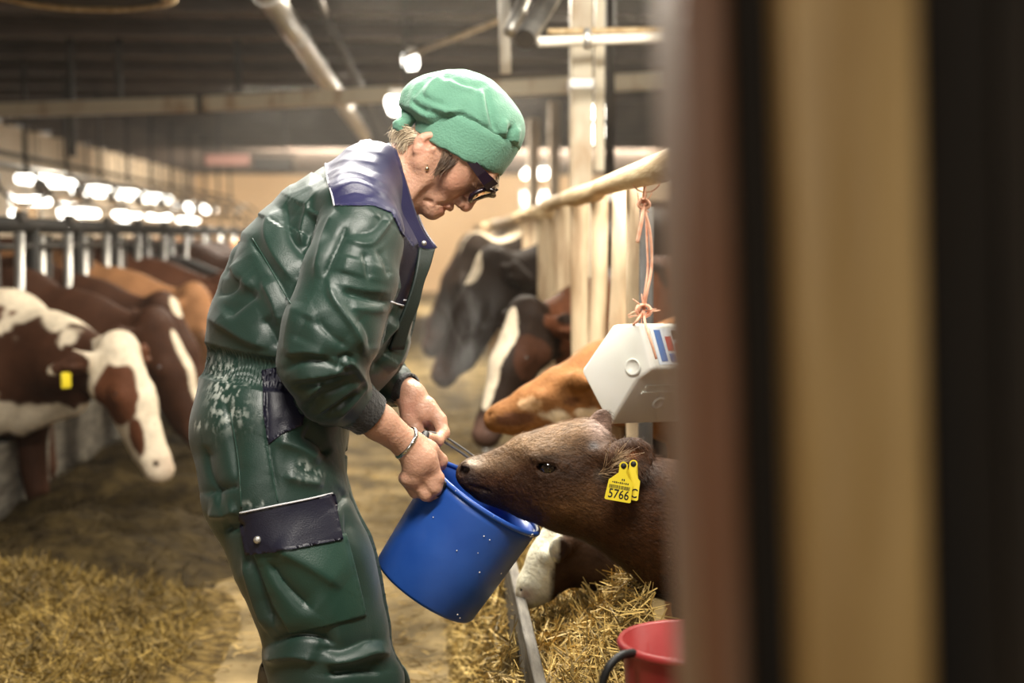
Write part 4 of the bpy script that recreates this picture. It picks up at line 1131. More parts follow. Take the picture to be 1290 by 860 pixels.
for sg in (1, -1):
    r = lensrim(sg)[:-1]; c = r.mean(0); n_ = len(r); k = np.vstack([c+HN*.001, r])
    part('lens', np.vstack([k, k-HN*.0012]), None, [(0, 1+j, 1+(j+1) % n_) for j in range(n_)]+[(n_+1, n_+2+(j+1) % n_, n_+2+j) for j in range(n_)], M['lens'], glasses, True)
    q = [H(84, 12, 37*sg), H(83, 5, 43*sg), H(81, -8, 46*sg), H(78, -30, 49*sg), H(74, -58, 51*sg), H(66, -78, 50*sg)]
    w_ = [8.5, 8, 6.5, 4.8, 3.4, 2.6]
    V = []; Q = []
    for i, (a, hgt) in enumerate(zip(q, w_)):
        for uu, ss in ((-1, -1), (1, -1), (1, 1), (-1, 1)): V.append(a+HU*mm(uu*hgt*.95)+HS*mm(ss*1.9))
    for i in range(len(q)-1):
        for j in range(4): Q.append((i*4+j, i*4+(j+1) % 4, i*4+4+(j+1) % 4, i*4+4+j))
    Q += [(0, 3, 2, 1), tuple(len(V)-4+j for j in range(4))]
    part('temple', V, Q, None, M['frame'], glasses, False)
er = MB()
for dz, r in ((0, .0030), (-.0065, .0042)): er.lathe(W(538, 205, .068)+np.array([0, 0, dz-.004]), (0, 0, 1), [(0, -r), (r*.7, -r*.7), (r, 0), (r*.7, r*.7), (0, r)], 12)
er.build('earring', M['gold'], person, True)
wa, wb = W(507, 556, .11), W(517, 562, .104); d = (wb-wa)/np.linalg.norm(wb-wa); ac = W(511.5, 558, .106)
u_ = np.cross(d, LAT); u_ /= np.linalg.norm(u_); v_ = np.cross(d, u_)
th = np.linspace(0, 2*math.pi, 61); rr = mm(19.6)
pts = ac+np.outer(np.cos(th)*rr, u_)+np.outer(np.sin(th)*rr, v_)+np.outer(.0012*np.sin(th*2), d)
br = MB(); br.tube(pts, .0028, 8, False, (d, 1.6)).build('bracelet', M['silver'], person, True)
bb = MB()
for i in range(0, 60, 3): bb.lathe(pts[i], d, [(0, -.0032), (.0026, -.002), (.0034, 0), (.0026, .002), (0, .0032)], 8)
bb.build('bracelet_bead', M['silver'], person, True)['kind'] = 'stuff'
M['hair'] = mat('grey_blond_hair', (.42, .33, .22), (.62, .52, .38), .5, nscale=40, island=.4)
M['hairdark'] = mat('dark_brown_hair', (.07, .042, .026), (.16, .10, .06), .5, nscale=40, island=.4)
def strands(name, mt, starts, ends, n, sag, r, jit, label=None):
    m = MB(); g = np.random.default_rng(5)
    for _ in range(n):
        t = g.uniform(); a = starts[0]+(starts[1]-starts[0])*t; b = ends[0]+(ends[1]-ends[0])*np.clip(t+g.normal(0, .15), 0, 1)
        a = a+g.normal(0, jit*.5, 3); b = b+g.normal(0, jit, 3); c = .5*(a+b)+sag+g.normal(0, jit*.6, 3)
        pl = spline([a, c, b], 6); m.tube(pl, np.linspace(r, r*.4, len(pl)), 4, False)
    o = m.build(name, mt, person, True)
    if label: tag(o, label)
    return o
strands('nape_hair', M['hair'], [W(514, 160, .045), W(530, 176, .055)], [W(497, 172, .035), W(506, 190, .055)], 170, np.array([-.004, 0, .006]), .0010, .0045, 'grey-blond hair curling at the nape')
strands('nape_hair', M['hair'], [W(512, 158, -.02), W(514, 162, .04)], [W(494, 170, -.02), W(499, 182, .04)], 120, np.array([-.006, 0, .006]), .0010, .006)
strands('side_hair', M['hairdark'], [W(560, 190, .074), W(581, 201, .066)], [W(547, 222, .075), W(556, 215, .076)], 150, LAT*.002-UP*.001, .00055, .0035, 'dark brown hair sweeping before the ear')
strands('fringe', M['hair'], [W(612, 214, .03), W(628, 220, .0)], [W(613, 232, .03), W(624, 236, .0)], 70, HN*.004, .0008, .004, 'pale fringe under the cap band')
# ------------------------------------------------------------------ rubber boots
M['rubber'] = mat('olive_brown_rubber', (.045, .034, .018), (.08, .06, .035), .45, nscale=8, bump=.15, bscale=40)
def boot(dx, sg):
    an = W(348+dx*2, 1010, .115*sg); top = W(364+dx*2, 852, .115*sg); sh = top+(an-top)*.0
    z = an[2]-.09
    b = SDF()
    heel = np.array([an[0]-.03, an[1], z*0+.045]); toe = np.array([an[0]+.17, an[1]-.01, .045])
    b.chain([top, top+(an-top)*.5, np.array([an[0], an[1], .12])], [mm(37), mm(37), .042], .02)
    b.chain([np.array([an[0], an[1], .11]), np.array([an[0]-.015, an[1], .06])], [.045, .045], .03)
    b.chain([np.array([an[0]-.01, an[1], .075]), np.array([an[0]+.09, an[1]-.005, .062]), toe], [.05, .046, .040], .03)
    b.ell(top-(an-top)/np.linalg.norm(an-top)*mm(16), np.full(3, mm(33)), None, .002, '-')
    V, Q = b.mesh(.006); V[:, 2] = np.maximum(V[:, 2], .012)
    o = part('rubber_boot', V, Q, None, M['rubber'], person, True)
    s = SDF(); s.chain([np.array([an[0]-.02, an[1], .012]), np.array([an[0]+.09, an[1]-.005, .012]), toe*[1, 1, 0]+[0, 0, .012]], [.05, .05, .046], .02)
    V, Q = s.mesh(.006); V[:, 2] = np.clip(V[:, 2], 0.0, .022); part('sole', V, Q, None, M['rubber'], o, True)
boot(0, 1); boot(8, -1)

# ================================================================== cattle
M['fur'] = mat('cattle_coat', (.82, .80, .78), (1, 1, 1), .6, nscale=70, bump=.35, bscale=120, attr='Col', spec=.10, sheen=.0)
M['furnear'] = mat('calf_coat', (.72, .70, .68), (1.1, 1.08, 1.05), .62, nscale=55, bump=.6, bscale=150, bstretch=(1, 1, 1), attr='Col', spec=.22, sheen=.0)
M['hairs'] = mat('calf_guard_hairs', (.8, .8, .8), rough=.5, attr='Col', island=.45, spec=.2)
M['eye'] = mat('wet_dark_eye', (.006, .004, .003), rough=.06, spec=.8, coat=.6)
M['nose'] = mat('wet_grey_nose', (.03, .025, .025), rough=.2, spec=.6)
M['tag'] = mat('yellow_ear_tag', (.78, .62, .03), rough=.4)
M['ink'] = mat('black_ink', (.006, .006, .006), rough=.6)
M['hoof'] = mat('hoof_horn', (.05, .04, .03), rough=.5)

# ------------------------------------------------------------------ one standing cow, head lowered to feed: x forward, z up
HZ = .16
def cow_sdf():
    s = SDF(); Y = np.array([0, 1.0, 0]); c = lambda a, b, ra, rb, k=.06, asp=1.0: s.cone(a, b, ra, rb, k, asp, Y)
    h = lambda a, b, ra, rb, k=.06, asp=1.0: c((a[0], a[1], a[2]+HZ), (b[0], b[1], b[2]+HZ), ra, rb, k, asp)
    c((-1.02, 0, 1.08), (-.6, 0, 1.0), .25, .33, .1, 1.0); c((-.6, 0, .96), (-.05, 0, .96), .345, .315, .12, .95)
    c((-1.1, 0, 1.2), (.02, 0, 1.22), .10, .09, .12, 1.6); c((-.98, 0, .8), (-1.02, 0, .7), .12, .10, .1, 1.2)
    c((.02, 0, 1.02), (.36, 0, 1.02), .25, .185, .12, .85); c((.30, 0, 1.05), (.68, 0, .99), .18, .115, .06, .85)
    c((.1, 0, .80), (.45, 0, .84), .13, .07, .1, .5)
    h((.72, 0, .87), (.83, 0, .69), .108, .092, .05, .95); h((.82, 0, .70), (.945, 0, .45), .090, .062, .04, .95); h((.94, 0, .45), (.965, 0, .41), .066, .062, .02, 1.1)
    h((.72, 0, .75), (.86, 0, .47), .085, .045, .05, .8); h((.70, -.05, .76), (.70, .05, .76), .07, .07, .05)
    h((.735, 0, .95), (.745, 0, .93), .05, .05, .05, 1.6)
    for g in (-1, 1):
        s.ell((.815, .083*g, .735+HZ), (.04, .03, .045), None, .03); s.ell((.985, .040*g, .435+HZ), (.014, .012, .018), None, .008, '-')
        s.cone((.70, .10*g, .87+HZ), (.655, .20*g, .865+HZ), .024, .034, .02, 1.9, np.array([.5, 0, .85])); s.cone((.655, .20*g, .865+HZ), (.62, .275*g, .845+HZ), .034, .014, .015, 1.9, np.array([.5, 0, .85]))
        s.ell((.66, .20*g, .855+HZ), (.05, .055, .02), np.array([[.6, .6*g, 0], [-.6, .6*g, 0], [.0, 0, 1.0]]), .01, '+')
        c((.02, .16*g, .95), (-.06, .17*g, .64), .15, .09, .08); c((-.06, .17*g, .64), (.0, .165*g, .37), .082, .056, .03); c((.0, .165*g, .37), (-.01, .165*g, .12), .046, .040, .02); c((-.01, .165*g, .12), (.03, .165*g, .05), .045, .056, .02)
        c((-.98, .19*g, 1.0), (-.80, .215*g, .68), .19, .125, .1); c((-.80, .215*g, .68), (-1.12, .18*g, .50), .11, .058, .05); c((-1.12, .18*g, .50), (-1.07, .175*g, .13), .052, .042, .025); c((-1.07, .175*g, .13), (-1.03, .175*g, .05), .046, .056, .02)
    c((-1.27, 0, 1.22), (-1.33, 0, 1.05), .035, .028, .04); c((-1.33, 0, 1.05), (-1.34, 0, .55), .026, .02, .02); c((-1.34, 0, .55), (-1.35, 0, .38), .035, .03, .02)
    return s
S_cow = cow_sdf()
CV, CQ = S_cow.mesh(.0165, it=2)
_sel = (CV[:, 0] > .56) & (CV[:, 2] < 1.18) & (CV[:, 2] > .3)
CV, CQ, CT, _ = subdivide(CV, CQ, _sel); CV = S_cow.project(CV, 2)
CN = None
def paint(V, base, blobs, f=7.0, amp=.35, soft=.03):
    V0 = V; V = V-np.array([0, 0, HZ])*np.clip((V[:, :1]-.05)/.6, 0, 1)   # patches are placed for the low head
    """coat colours: each blob (centre, radius, colour) with a ragged edge"""
    C = np.tile(np.array(base, float), (len(V), 1)); w = amp*fbm(V*f, 3)
    for c, r, col in blobs:
        r = np.atleast_1d(np.array(r, float)); d = np.linalg.norm((V-np.array(c))/r, axis=1)
        k = np.clip((1+w-d)/(2*soft)+.5, 0, 1)[:, None]; C = C*(1-k)+np.array(col)*k
    C *= (1+.14*fbm(V*23, 2))[:, None]
    nz = np.exp(-(np.linalg.norm(V-np.array([.985, 0, .425]), axis=1)/.055)**2)[:, None]
    C = C*(1-.7*nz)+np.array([.30, .17, .13])*.7*nz
    for g in (-1, 1):
        n2_ = np.exp(-(np.linalg.norm(V-np.array([.985, .040*g, .435]), axis=1)/.018)**2)[:, None]; C = C*(1-n2_)+np.array([.02, .012, .01])*n2_
    hf = np.clip((.075-V0[:, 2])/.01, 0, 1)[:, None]
    return C*(1-hf)+np.array([.05, .04, .03])*hf
WH, RB, DR, LB, BK, OR = (.72, .62, .47), (.105, .038, .017), (.055, .022, .011), (.32, .155, .07), (.018, .010, .006), (.25, .11, .038)
def cow(base, blobs, poll, yaw, scale, label, group, tagged=0, name='cow', floor=-.22):
    C = paint(CV, base, blobs)
    cy, sy = math.cos(yaw), math.sin(yaw); R = np.array([[cy, -sy, 0], [sy, cy, 0], [0, 0, 1]])
    loc = np.asarray(poll, float)-R@(np.array([.74, 0, .92])*scale); loc[2] = floor
    me = mk_mesh(name, CV*scale, CQ, CT); set_col(me, C)
    o = link(name, me, M['fur'], None, tuple(loc)); o.rotation_euler = (0, 0, yaw)
    tag(o, label, 'cow', group)
    def child(nm, mb, m):
        V = np.concatenate(mb.V)*scale; Q = np.concatenate(mb.Q) if mb.Q else None; T = np.concatenate(mb.T) if mb.T else None
        return link(nm, mk_mesh(nm, V, Q, T, True), m, o)
    for g in (-1, 1):
        child('eye', MB().lathe((.822, .100*g, .738+HZ), (0, 1, 0), [(0, -.016), (.011, -.011), (.016, 0), (.011, .011), (0, .016)], 12), M['eye'])
        if tagged and (tagged == 2 or g == -1): child('ear_tag', MB().box((.667, .235*g, .80+HZ), (.006, 0, 0), (.0, .025, 0), (.0, .0, .034), .004), M['tag'])
    return o
GL = 'cows feeding through the steel barrier'; GR = 'young cattle along the wooden fence'
cow(WH, [((-.2, -.2, 1.0), (.4, .5, .35), RB), ((.28, -.12, .93), (.26, .24, .22), DR), ((.52, -.10, .84), (.20, .22, .15), DR), ((.66, -.2, .86), (.08, .12, .07), DR), ((.66, .2, .86), (.1, .15, .07), RB),
         ((.79, -.11, .72), (.115, .085, .15), RB), ((.90, -.095, .54), (.055, .06, .09), RB), ((-.02, 0, .35), (.4, .5, .42), DR), ((.80, .11, .70), (.07, .06, .1), RB), ((-.95, 0, .95), (.3, .5, .3), RB)],
    P(150, 421, 5.35), math.radians(-34), .865, 'red-and-white cow with a white face and brown eye patch, nearest at the barrier', GL, 1)
cow(DR, [((.88, 0, .6), (.09, .035, .25), WH), ((-.4, 0, .7), (.3, .5, .15), WH)], P(196, 400, 5.9), math.radians(-22), .92, 'dark red-brown cow just behind the white-faced one at the barrier', GL, 1)
cow(DR, [((.80, 0, .93), (.05, .04, .05), WH)], P(205, 385, 6.7), math.radians(-16), .95, 'very dark brown cow third along the barrier', GL)
cow(LB, [((.9, 0, .48), (.08, .1, .09), RB)], P(246, 388, 7.3), math.radians(-13), .97, 'light tan-brown cow fourth along the barrier with yellow tags', GL, 2)
cow(RB, [((.84, 0, .70), (.09, .04, .22), WH)], P(286, 375, 8.3), math.radians(-4), 1.0, 'red-brown cow fifth along the barrier beside the green coverall', GL)
cow(BK, [], P(306, 368, 9.3), math.radians(0), 1.0, 'black-brown cow sixth along the barrier', GL)
for i, (yy, b) in enumerate(((10.3, RB), (11.2, DR), (12.3, LB), (13.4, RB))):
    cow(b, [((.84, 0, .70), (.09, .05, .22), WH)], (-.98, yy, .8), math.radians(3*(i % 2)), 1.0, ('red-brown', 'dark', 'tan', 'small red-brown')[i]+' cow far along the barrier, mostly behind the woman', GL)
# right-hand pens
cow(BK, [((.86, 0, .66), (.14, .045, .30), WH), ((.90, 0, .50), (.09, .05, .10), WH), ((.80, .12, .72), (.09, .07, .1), DR), ((-.3, 0, 1.0), (.5, .5, .5), RB), ((.35, .1, .95), (.3, .3, .3), RB)],
    P(662, 392, 5.0), math.radians(180+38), .80, 'brown calf with a broad white blaze looking down, right of the steam', GR, 0, floor=0)
cow(BK, [((.80, .0, .90), (.09, .06, .07), WH)], P(620, 352, 6.2), math.radians(180+10), .95, 'black calf behind the white-blazed one', GR, floor=0)
cow(BK, [((.60, 0, 1.0), (.24, .06, .12), WH), ((.3, 0, 1.14), (.2, .06, .10), WH)], P(600, 330, 7.4), math.radians(180+4), 1.0, 'black-and-white cow farther back with a white stripe along its neck', GR, floor=0)
cow(DR, [((.7, 0, .95), (.1, .1, .08), OR)], P(592, 330, 9.0), math.radians(180), 1.0, 'dark brown cow farthest back along the fence', GR, floor=0)

# ------------------------------------------------------------------ calves built in their own poses
def animal(name, S, h, colorf, label, base, m, group=None, it=2, sub=None):
    V, Q = S.mesh(h, it=it); T = None
    if sub is not None:
        px, py, _ = proj(V); V, Q, T, _ = subdivide(V, Q, sub(px, py, V)); V = S.project(V, 2)
    N = vnormals(V, Q); C = colorf(V, N)
    o = part(name, V, Q, T, m, None, True, C, base)
    return tag(o, label, 'calf', group), V, Q, C
def body(S, sh, hip, r, hz, asp=1.0):
    """trunk and four jointed legs from shoulder point to hip point"""
    sh, hip = np.array(sh, float), np.array(hip, float); d = hip-sh; L = np.linalg.norm(d); d = d/L; s = np.cross(d, (0, 0, 1.0)); s /= np.linalg.norm(s); s2 = np.array([s[0], s[1], 0])
    m = .5*(sh+hip)-np.array([0, 0, r*.12])
    S.chain([sh, m, hip], [r*.95, r*1.08, r*.9], .08)
    S.cone(sh+np.array([0, 0, r*.75]), hip+np.array([0, 0, r*.75]), r*.3, r*.3, .08)
    for g in (-1, 1):
        a = sh+s2*g*r*.55
        k = hz
        S.chain([a-np.array([0, 0, .05]), a+d*.04-np.array([0, 0, r*1.0]), np.array([a[0], a[1], k*.50]), np.array([a[0], a[1], k*.16]), np.array([*(a[:2]-d[:2]*.02), .03])], [r*.5, r*.36, .034, .027, .034], .04)
        b = hip+s2*g*r*.55
        S.chain([b, b-d*.09-np.array([0, 0, r*.9]), np.array([*(b[:2]+d[:2]*.09), k*.62]), np.array([*(b[:2]+d[:2]*.05), k*.16]), np.array([*(b[:2]+d[:2]*.03), .03])], [r*.6, r*.42, .036, .028, .034], .05)
    t = hip+d*r*.9
    S.chain([t+np.array([0, 0, r*.5]), t+d*.05+np.array([0, 0, -.1]), t+d*.06+np.array([0, 0, -.3])], [.022, .016, .022], .02)

# the drinking calf
ZC = 2.62
def K(px, py, w=0.0): return P(px, py, ZC-w)
kc = lambda v: v*ZC/FPX
S = SDF()
S.chain([K(597, 598), K(626, 602), K(660, 600), K(700, 594), K(733, 584)], [kc(19.5), kc(26), kc(40), kc(50), kc(48)], kc(14), 1.0, LAT)
S.cone(K(590, 597), K(596, 602), kc(14.5), kc(16), kc(10), 1.35, LAT)
S.cone(K(604, 590), K(652, 572), kc(13), kc(15), kc(14), 1.2, LAT)
S.cone(K(664, 565), K(735, 548), kc(17), kc(18), kc(18), 1.9, LAT)
S.cone(K(611, 618), K(668, 630), kc(13), kc(20), kc(16)); S.chain([K(672, 628), K(712, 632), K(735, 622)], [kc(24), kc(36), kc(38)], kc(20))
for g in (-1, 1):
    S.ell(K(689, 580, .056*g), np.array([kc(24), kc(17), kc(14)]), np.stack([RT, UP, LAT]), kc(14))
    S.ell(K(691, 588, .070*g), np.array([kc(14.5), kc(11), kc(11)]), np.stack([RT, UP, LAT]), kc(4), '-')
    S.cone(K(672, 576, .072*g), K(709, 586, .073*g), kc(4.2), kc(4.2), kc(5)); S.cone(K(678, 599, .070*g), K(706, 599, .070*g), kc(3.2), kc(2.6), kc(4))
    S.ell(K(705, 618, .045*g), np.array([kc(34), kc(28), kc(18)]), np.stack([RT, UP, LAT]), kc(20))
    S.ell(K(586, 592, .021*g), np.array([kc(9), kc(6.3), kc(8)]), np.stack([RT*.8+UP*.6, UP*.8-RT*.6, LAT]), kc(3), '-')
    S.cone(K(584, 584, .020*g), K(596, 588, .027*g), kc(3.0), kc(3.0), kc(4))
S.ell(K(746, 560, .045), np.full(3, kc(8)), None, kc(8))
S.cone(K(592, 612, .030), K(622, 618, .032), kc(1.6), kc(1.4), kc(4), op='-')
# ears
EA = np.stack([RT*.97+UP*.20, UP*.97-RT*.22, LAT+.25*UP])
S.cone(K(752, 578, .050), K(772, 577, .075), kc(15), kc(15), kc(10)); S.ell(K(792, 577, .080), np.array([kc(31), kc(25), kc(9)]), EA, kc(8)); S.ell(K(796, 580, .094), np.array([kc(25), kc(17), kc(9)]), EA, kc(4), '-')
EB = np.stack([RT*.40+UP*.92, RT*.92-UP*.40, LAT])
S.cone(K(742, 556, -.045), K(750, 546, -.062), kc(10), kc(10), kc(8)); S.ell(K(753, 540, -.068), np.array([kc(27), kc(16), kc(7)]), EB, kc(6)); S.ell(K(751, 540, -.058), np.array([kc(21), kc(11), kc(6)]), EB, kc(3), '-')
# neck and body
S.chain([K(728, 596), K(778, 628), K(840, 655, -.02), K(905, 672, -.05)], [kc(48), kc(56), kc(72), kc(88)], kc(26), .85, LAT)
S.cone(K(745, 640), K(840, 705, -.02), kc(22), kc(34), kc(30))
sh = K(925, 690, -.06); hp = sh+np.array([.62, .20, .03]); body(S, sh, hp, .145, .62)
S_calf = S
def calfcol(V, N):
    px, py, pz = proj(V)
    C = np.tile(np.array([.050, .019, .006]), (len(V), 1))
    t = np.clip((N@np.array([0, 0, 1.0])-.1)*1.1, 0, 1)*0
    def sp(x, y, sx, sy, col, a, w=None):
        nonlocal C
        k = a*np.exp(-((px-x)/sx)**2-((py-y)/sy)**2)[:, None]; C = C*(1-k)+np.array(col)*k
    sp(660, 556, 70, 18, (.26, .165, .09), .85); sp(720, 536, 45, 14, (.30, .185, .10), .85); sp(615, 582, 28, 11, (.26, .17, .10), .8)  # light on top of head and muzzle painted into the coat as tan
    sp(700, 644, 60, 16, (.12, .058, .02), .55); sp(735, 625, 26, 24, (.13, .065, .026), .55); sp(668, 605, 30, 22, (.036, .017, .008), .6); sp(720, 600, 26, 22, (.026, .013, .007), .6)
    sp(608, 622, 20, 9, (.022, .016, .014), .85); sp(590, 604, 12, 8, (.030, .022, .02), .8); sp(586, 592, 10, 9, (.02, .014, .013), .9); sp(598, 582, 11, 6, (.50, .42, .34), .85)
    sp(691, 589, 15, 10, (.03, .018, .012), .85); sp(691, 576, 18, 3.5, (.03, .018, .01), .6); sp(794, 572, 10, 7, (.36, .13, .05), .7); sp(800, 585, 18, 16, (.05, .03, .02), .5); sp(753, 536, 13, 18, (.42, .31, .27), .8)
    sp(758, 596, 8, 8, (.30, .26, .22), .5); sp(746, 561, 5, 5, (.25, .24, .24), .8)
    return C*(1+.22*fbm(V*np.array([45, 45, 90]), 3))[:, None]
sub = lambda px, py, V: (px > 560) & (px < 840) & (py > 505) & (py < 720)
calf, KV, KQ, KC = animal('calf', S, .0062, calfcol, 'brown calf with yellow ear tags drinking from the blue bucket', (sh[0], sh[1], 0), M['furnear'], None, 2, sub)
eo = K(691, 588.5, .066)
for g in (1, -1):
    MB().lathe(K(691, 588.5, .060*g), LAT*g, [(0, -kc(13)), (kc(9), -kc(9)), (kc(13), 0), (kc(11.2), kc(6.5)), (kc(6.5), kc(11.2)), (0, kc(13))], 22).build('eye', M['eye'], calf, True)
# guard hairs lying along the coat
px, py, _ = proj(KV); KN = vnormals(KV, KQ)
ok = np.nonzero((px > 585) & (px < 835) & (py > 515) & (py < 720) & (KN@LAT > -.5) & (np.hypot((px-691)/17, (py-588)/11) > 1) & (np.hypot((px-588)/16, (py-594)/13) > 1))[0]
pick = ok[rng.integers(0, len(ok), 26000)]; n = len(pick)
bp_ = KV[pick]+rng.normal(0, .0012, (n, 3)); nn = KN[pick]
d = np.tile(RT*.93-UP*.36, (n, 1)); up_ = (py[pick] < 560)[:, None]; d = np.where(up_, RT*.95+UP*.05, d)
ear = (px[pick] > 765)[:, None]&(py[pick] < 612)[:, None]; d = np.where(ear, RT*.5-UP*.8+LAT*.2, d)
d = d+rng.normal(0, .22, (n, 3)); d = d-nn*(d*nn).sum(1)[:, None]; d /= np.linalg.norm(d, axis=1)[:, None]
lift = np.where(np.abs(nn@LAT) < .35, .45, .22)[:, None]
L = rng.uniform(.005, .010, n)*np.where(px[pick] > 705, 1.25, .8); L[ear[:, 0]] *= 1.3
sd = np.cross(d, nn); sd /= np.linalg.norm(sd, axis=1)[:, None]+1e-9; w_ = .00028
V = np.zeros((n, 5, 3)); V[:, 0] = bp_-sd*w_; V[:, 1] = bp_+sd*w_; mid = bp_+d*(L*.5)[:, None]+nn*(L[:, None]*.5*lift*1.3); V[:, 2] = mid-sd*w_*.8; V[:, 3] = mid+sd*w_*.8; V[:, 4] = bp_+d*L[:, None]+nn*(L[:, None]*lift)
b = (np.arange(n)*5)[:, None]
hc = np.repeat(KC[pick]*rng.uniform(.6, 1.6, n)[:, None], 5, 0)
tag(part('coat_hairs', V.reshape(-1, 3), b+np.array([[0, 1, 3, 2]]), b+np.array([[2, 3, 4]]), M['hairs'], calf, False, hc), kind='stuff')
# long pale hairs inside the near ear
g = np.random.default_rng(4); m = MB()
for _ in range(70):
    t = g.uniform(); a = K(757+t*16+g.normal(0, 3), 598-t*22+g.normal(0, 3), .082); e_ = K(774+t*14+g.normal(0, 9), 588-t*22+g.normal(0, 9), .098)
    pl = spline([a, .5*(a+e_)+LAT*.006, e_], 6); m.tube(pl, np.linspace(.00055, .0002, len(pl)), 4, False)
M['earhair'] = mat('pale_ear_hair', (.34, .22, .12), (.5, .36, .22), .5, nscale=40, island=.4)
tag(m.build('ear_hair', M['earhair'], calf, True), 'pale hairs inside the ear', kind='stuff')
# ear tags
def text_mesh(s, size):
    cu = bpy.data.curves.new('print', 'FONT'); cu.body = s; cu.size = size; cu.align_x = 'CENTER'; cu.align_y = 'CENTER'; cu.extrude = .0001; cu.offset = .0002; cu.resolution_u = 3
    o = bpy.data.objects.new('tmp', cu); COL.objects.link(o); dg = bpy.context.evaluated_depsgraph_get(); dg.update()
    me = o.evaluated_get(dg).to_mesh(); V = np.array([v.co[:] for v in me.vertices]); F = [list(p.vertices) for p in me.polygons]
    o.evaluated_get(dg).to_mesh_clear(); bpy.data.objects.remove(o); bpy.data.curves.remove(cu)
    return V, F
def plate(outline, o, ax, ay, az, th):
    """flat plate from a 2-D outline, thickness along az"""
    p = np.array(outline, float); n = len(p); f = o+np.outer(p[:, 0], ax)+np.outer(p[:, 1], ay)
    bm = bmesh.new(); vs = [bm.verts.new(v) for v in f+az*th/2]; vb = [bm.verts.new(v) for v in f-az*th/2]
    bm.faces.new(vs); bm.faces.new(vb[::-1])
    for i in range(n): bm.faces.new((vs[i], vb[i], vb[(i+1) % n], vs[(i+1) % n]))
    bmesh.ops.triangulate(bm, faces=[q for q in bm.faces if len(q.verts) > 4]); bm.verts.index_update()
    V = np.array([v.co[:] for v in bm.verts]); Q = [[v.index for v in q.verts] for q in bm.faces if len(q.verts) == 4]; T = [[v.index for v in q.verts] for q in bm.faces if len(q.verts) == 3]
    bm.free(); return V, Q, T
TX = RT*.965-UP*.17+LAT*.0; TX /= np.linalg.norm(TX); TY = np.cross(LAT, TX); TZ = LAT
def tagplate(o, ax, ay, az, par, w=.0235, digits=None):
    arc = [(math.cos(a)*.0075, .041+math.sin(a)*.0075) for a in np.linspace(-.4, math.pi+.4, 12)]
    out = [(-w+.002, -.022), (w-.002, -.022), (w, -.020), (w-.002, .0135), (w-.006, .017), (.0065, .028)]+arc+[(-.0065, .028), (-w+.006, .017), (-w+.002, .0135), (-w, -.020)]
    V, Q, T = plate(out, o, ax, ay, az, .0016); t = part('ear_tag', V, Q, T, M['tag'], par, False); tag(t, 'yellow ear tag')
    MB().lathe(o+ay*.041, az, [(0, .0030), (.004, .0026), (.0052, .001), (.0052, -.001)], 14).build('tag_button', M['ink'], t, True)
    pr = MB()
    if digits:
        V, F = text_mesh(digits, .0205); V = V*np.array([.92, 1.12, 1])
        q = o+np.outer(V[:, 0]+(.010 if w < .02 else 0), ax)+np.outer(V[:, 1]-.0105, ay)+np.outer(V[:, 2]+.0011, az)
        pr.add(q, [f for f in F if len(f) == 4], [f for f in F if len(f) == 3])
    if w > .02:
        g = np.random.default_rng(3); x = -w+.005
        while x < w-.005:
            b_ = g.uniform(.0003, .0010); pr.box(o+ax*x+ay*.0025+az*.0009, ax*b_/2, ay*.0032, az*.0002); x += b_+g.uniform(.0003, .0008)
        for k in range(9): pr.box(o+ax*(-.014+.0034*k)+ay*.0105+az*.0009, ax*.0011, ay*.0016*(1 if k % 3 else .6), az*.0002)
        for k in range(2): pr.box(o+ax*(.002+.0034*k)+ay*.0165+az*.0009, ax*.0010, ay*.0018, az*.0002)
    pr.build('tag_print', M['ink'], t, False)
tagplate(K(780.5, 615.5, .112), TX, TY, TZ, calf, digits='5766')
tagplate(K(793, 613, .100), TX*.97+LAT*.22, TY, TZ*.97-TX*.22, calf, .019, 'C')

# the dark calf with a white face eating in the trough
Z2 = 2.98
def K2(px, py, w=0.0): return P(px, py, Z2-w)
k2 = lambda v: v*Z2/FPX
S = SDF()
S.chain([K2(714, 682), K2(694, 708), K2(674, 736), K2(668, 748)], [k2(34), k2(29), k2(21), k2(18)], k2(12), .92, LAT)
S.cone(K2(720, 706), K2(690, 742), k2(24), k2(13), k2(14))
for g in (-1, 1):
    S.ell(K2(690, 700, .047*g), np.full(3, k2(10)), None, k2(10)); S.ell(K2(661, 744, .016*g), np.full(3, k2(4)), None, k2(2), '-')
S.cone(K2(718, 676, .045), K2(706, 690, .085), k2(10), k2(12), k2(6)); S.ell(K2(704, 692, .092), np.array([k2(17), k2(12), k2(6)]), np.stack([UP, RT, LAT]), k2(6)); S.ell(K2(704, 692, .104), np.array([k2(12), k2(8), k2(6)]), np.stack([UP, RT, LAT]), k2(3), '-')
S.cone(K2(722, 668, -.05), K2(735, 660, -.10), k2(9), k2(11), k2(6))
S.chain([K2(722, 694), K2(770, 698, -.02), K2(850, 690, -.06)], [k2(34), k2(48), k2(64)], k2(24))
sh = K2(885, 672, -.10); body(S, sh, sh+np.array([.62, .12, .03]), .14, .62)
def col2(V, N):
    px, py, pz = proj(V); C = np.tile(np.array([.050, .026, .014]), (len(V), 1)); w = 6*fbm(V*16, 2)
    k = np.clip((704+w-px-.15*(py-700))/4, 0, 1)*(py > 655); C = C*(1-k[:, None])+np.array([.70, .66, .50])*k[:, None]
    k = np.exp(-((px-662)/9)**2-((py-748)/8)**2)[:, None]; C = C*(1-.7*k)+np.array([.33, .16, .12])*.7*k
    return C*(1+.2*fbm(V*40, 2))[:, None]
calf2, V, Q, C = animal('calf', S, .007, col2, 'dark calf with a white face eating straw below the drinking calf', (sh[0], sh[1], 0), M['fur'])
MB().lathe(K2(690, 700, .052), LAT, [(0, -.008), (.007, -.005), (.010, 0), (.007, .005), (0, .008)], 12).build('eye', M['eye'], calf2, True)

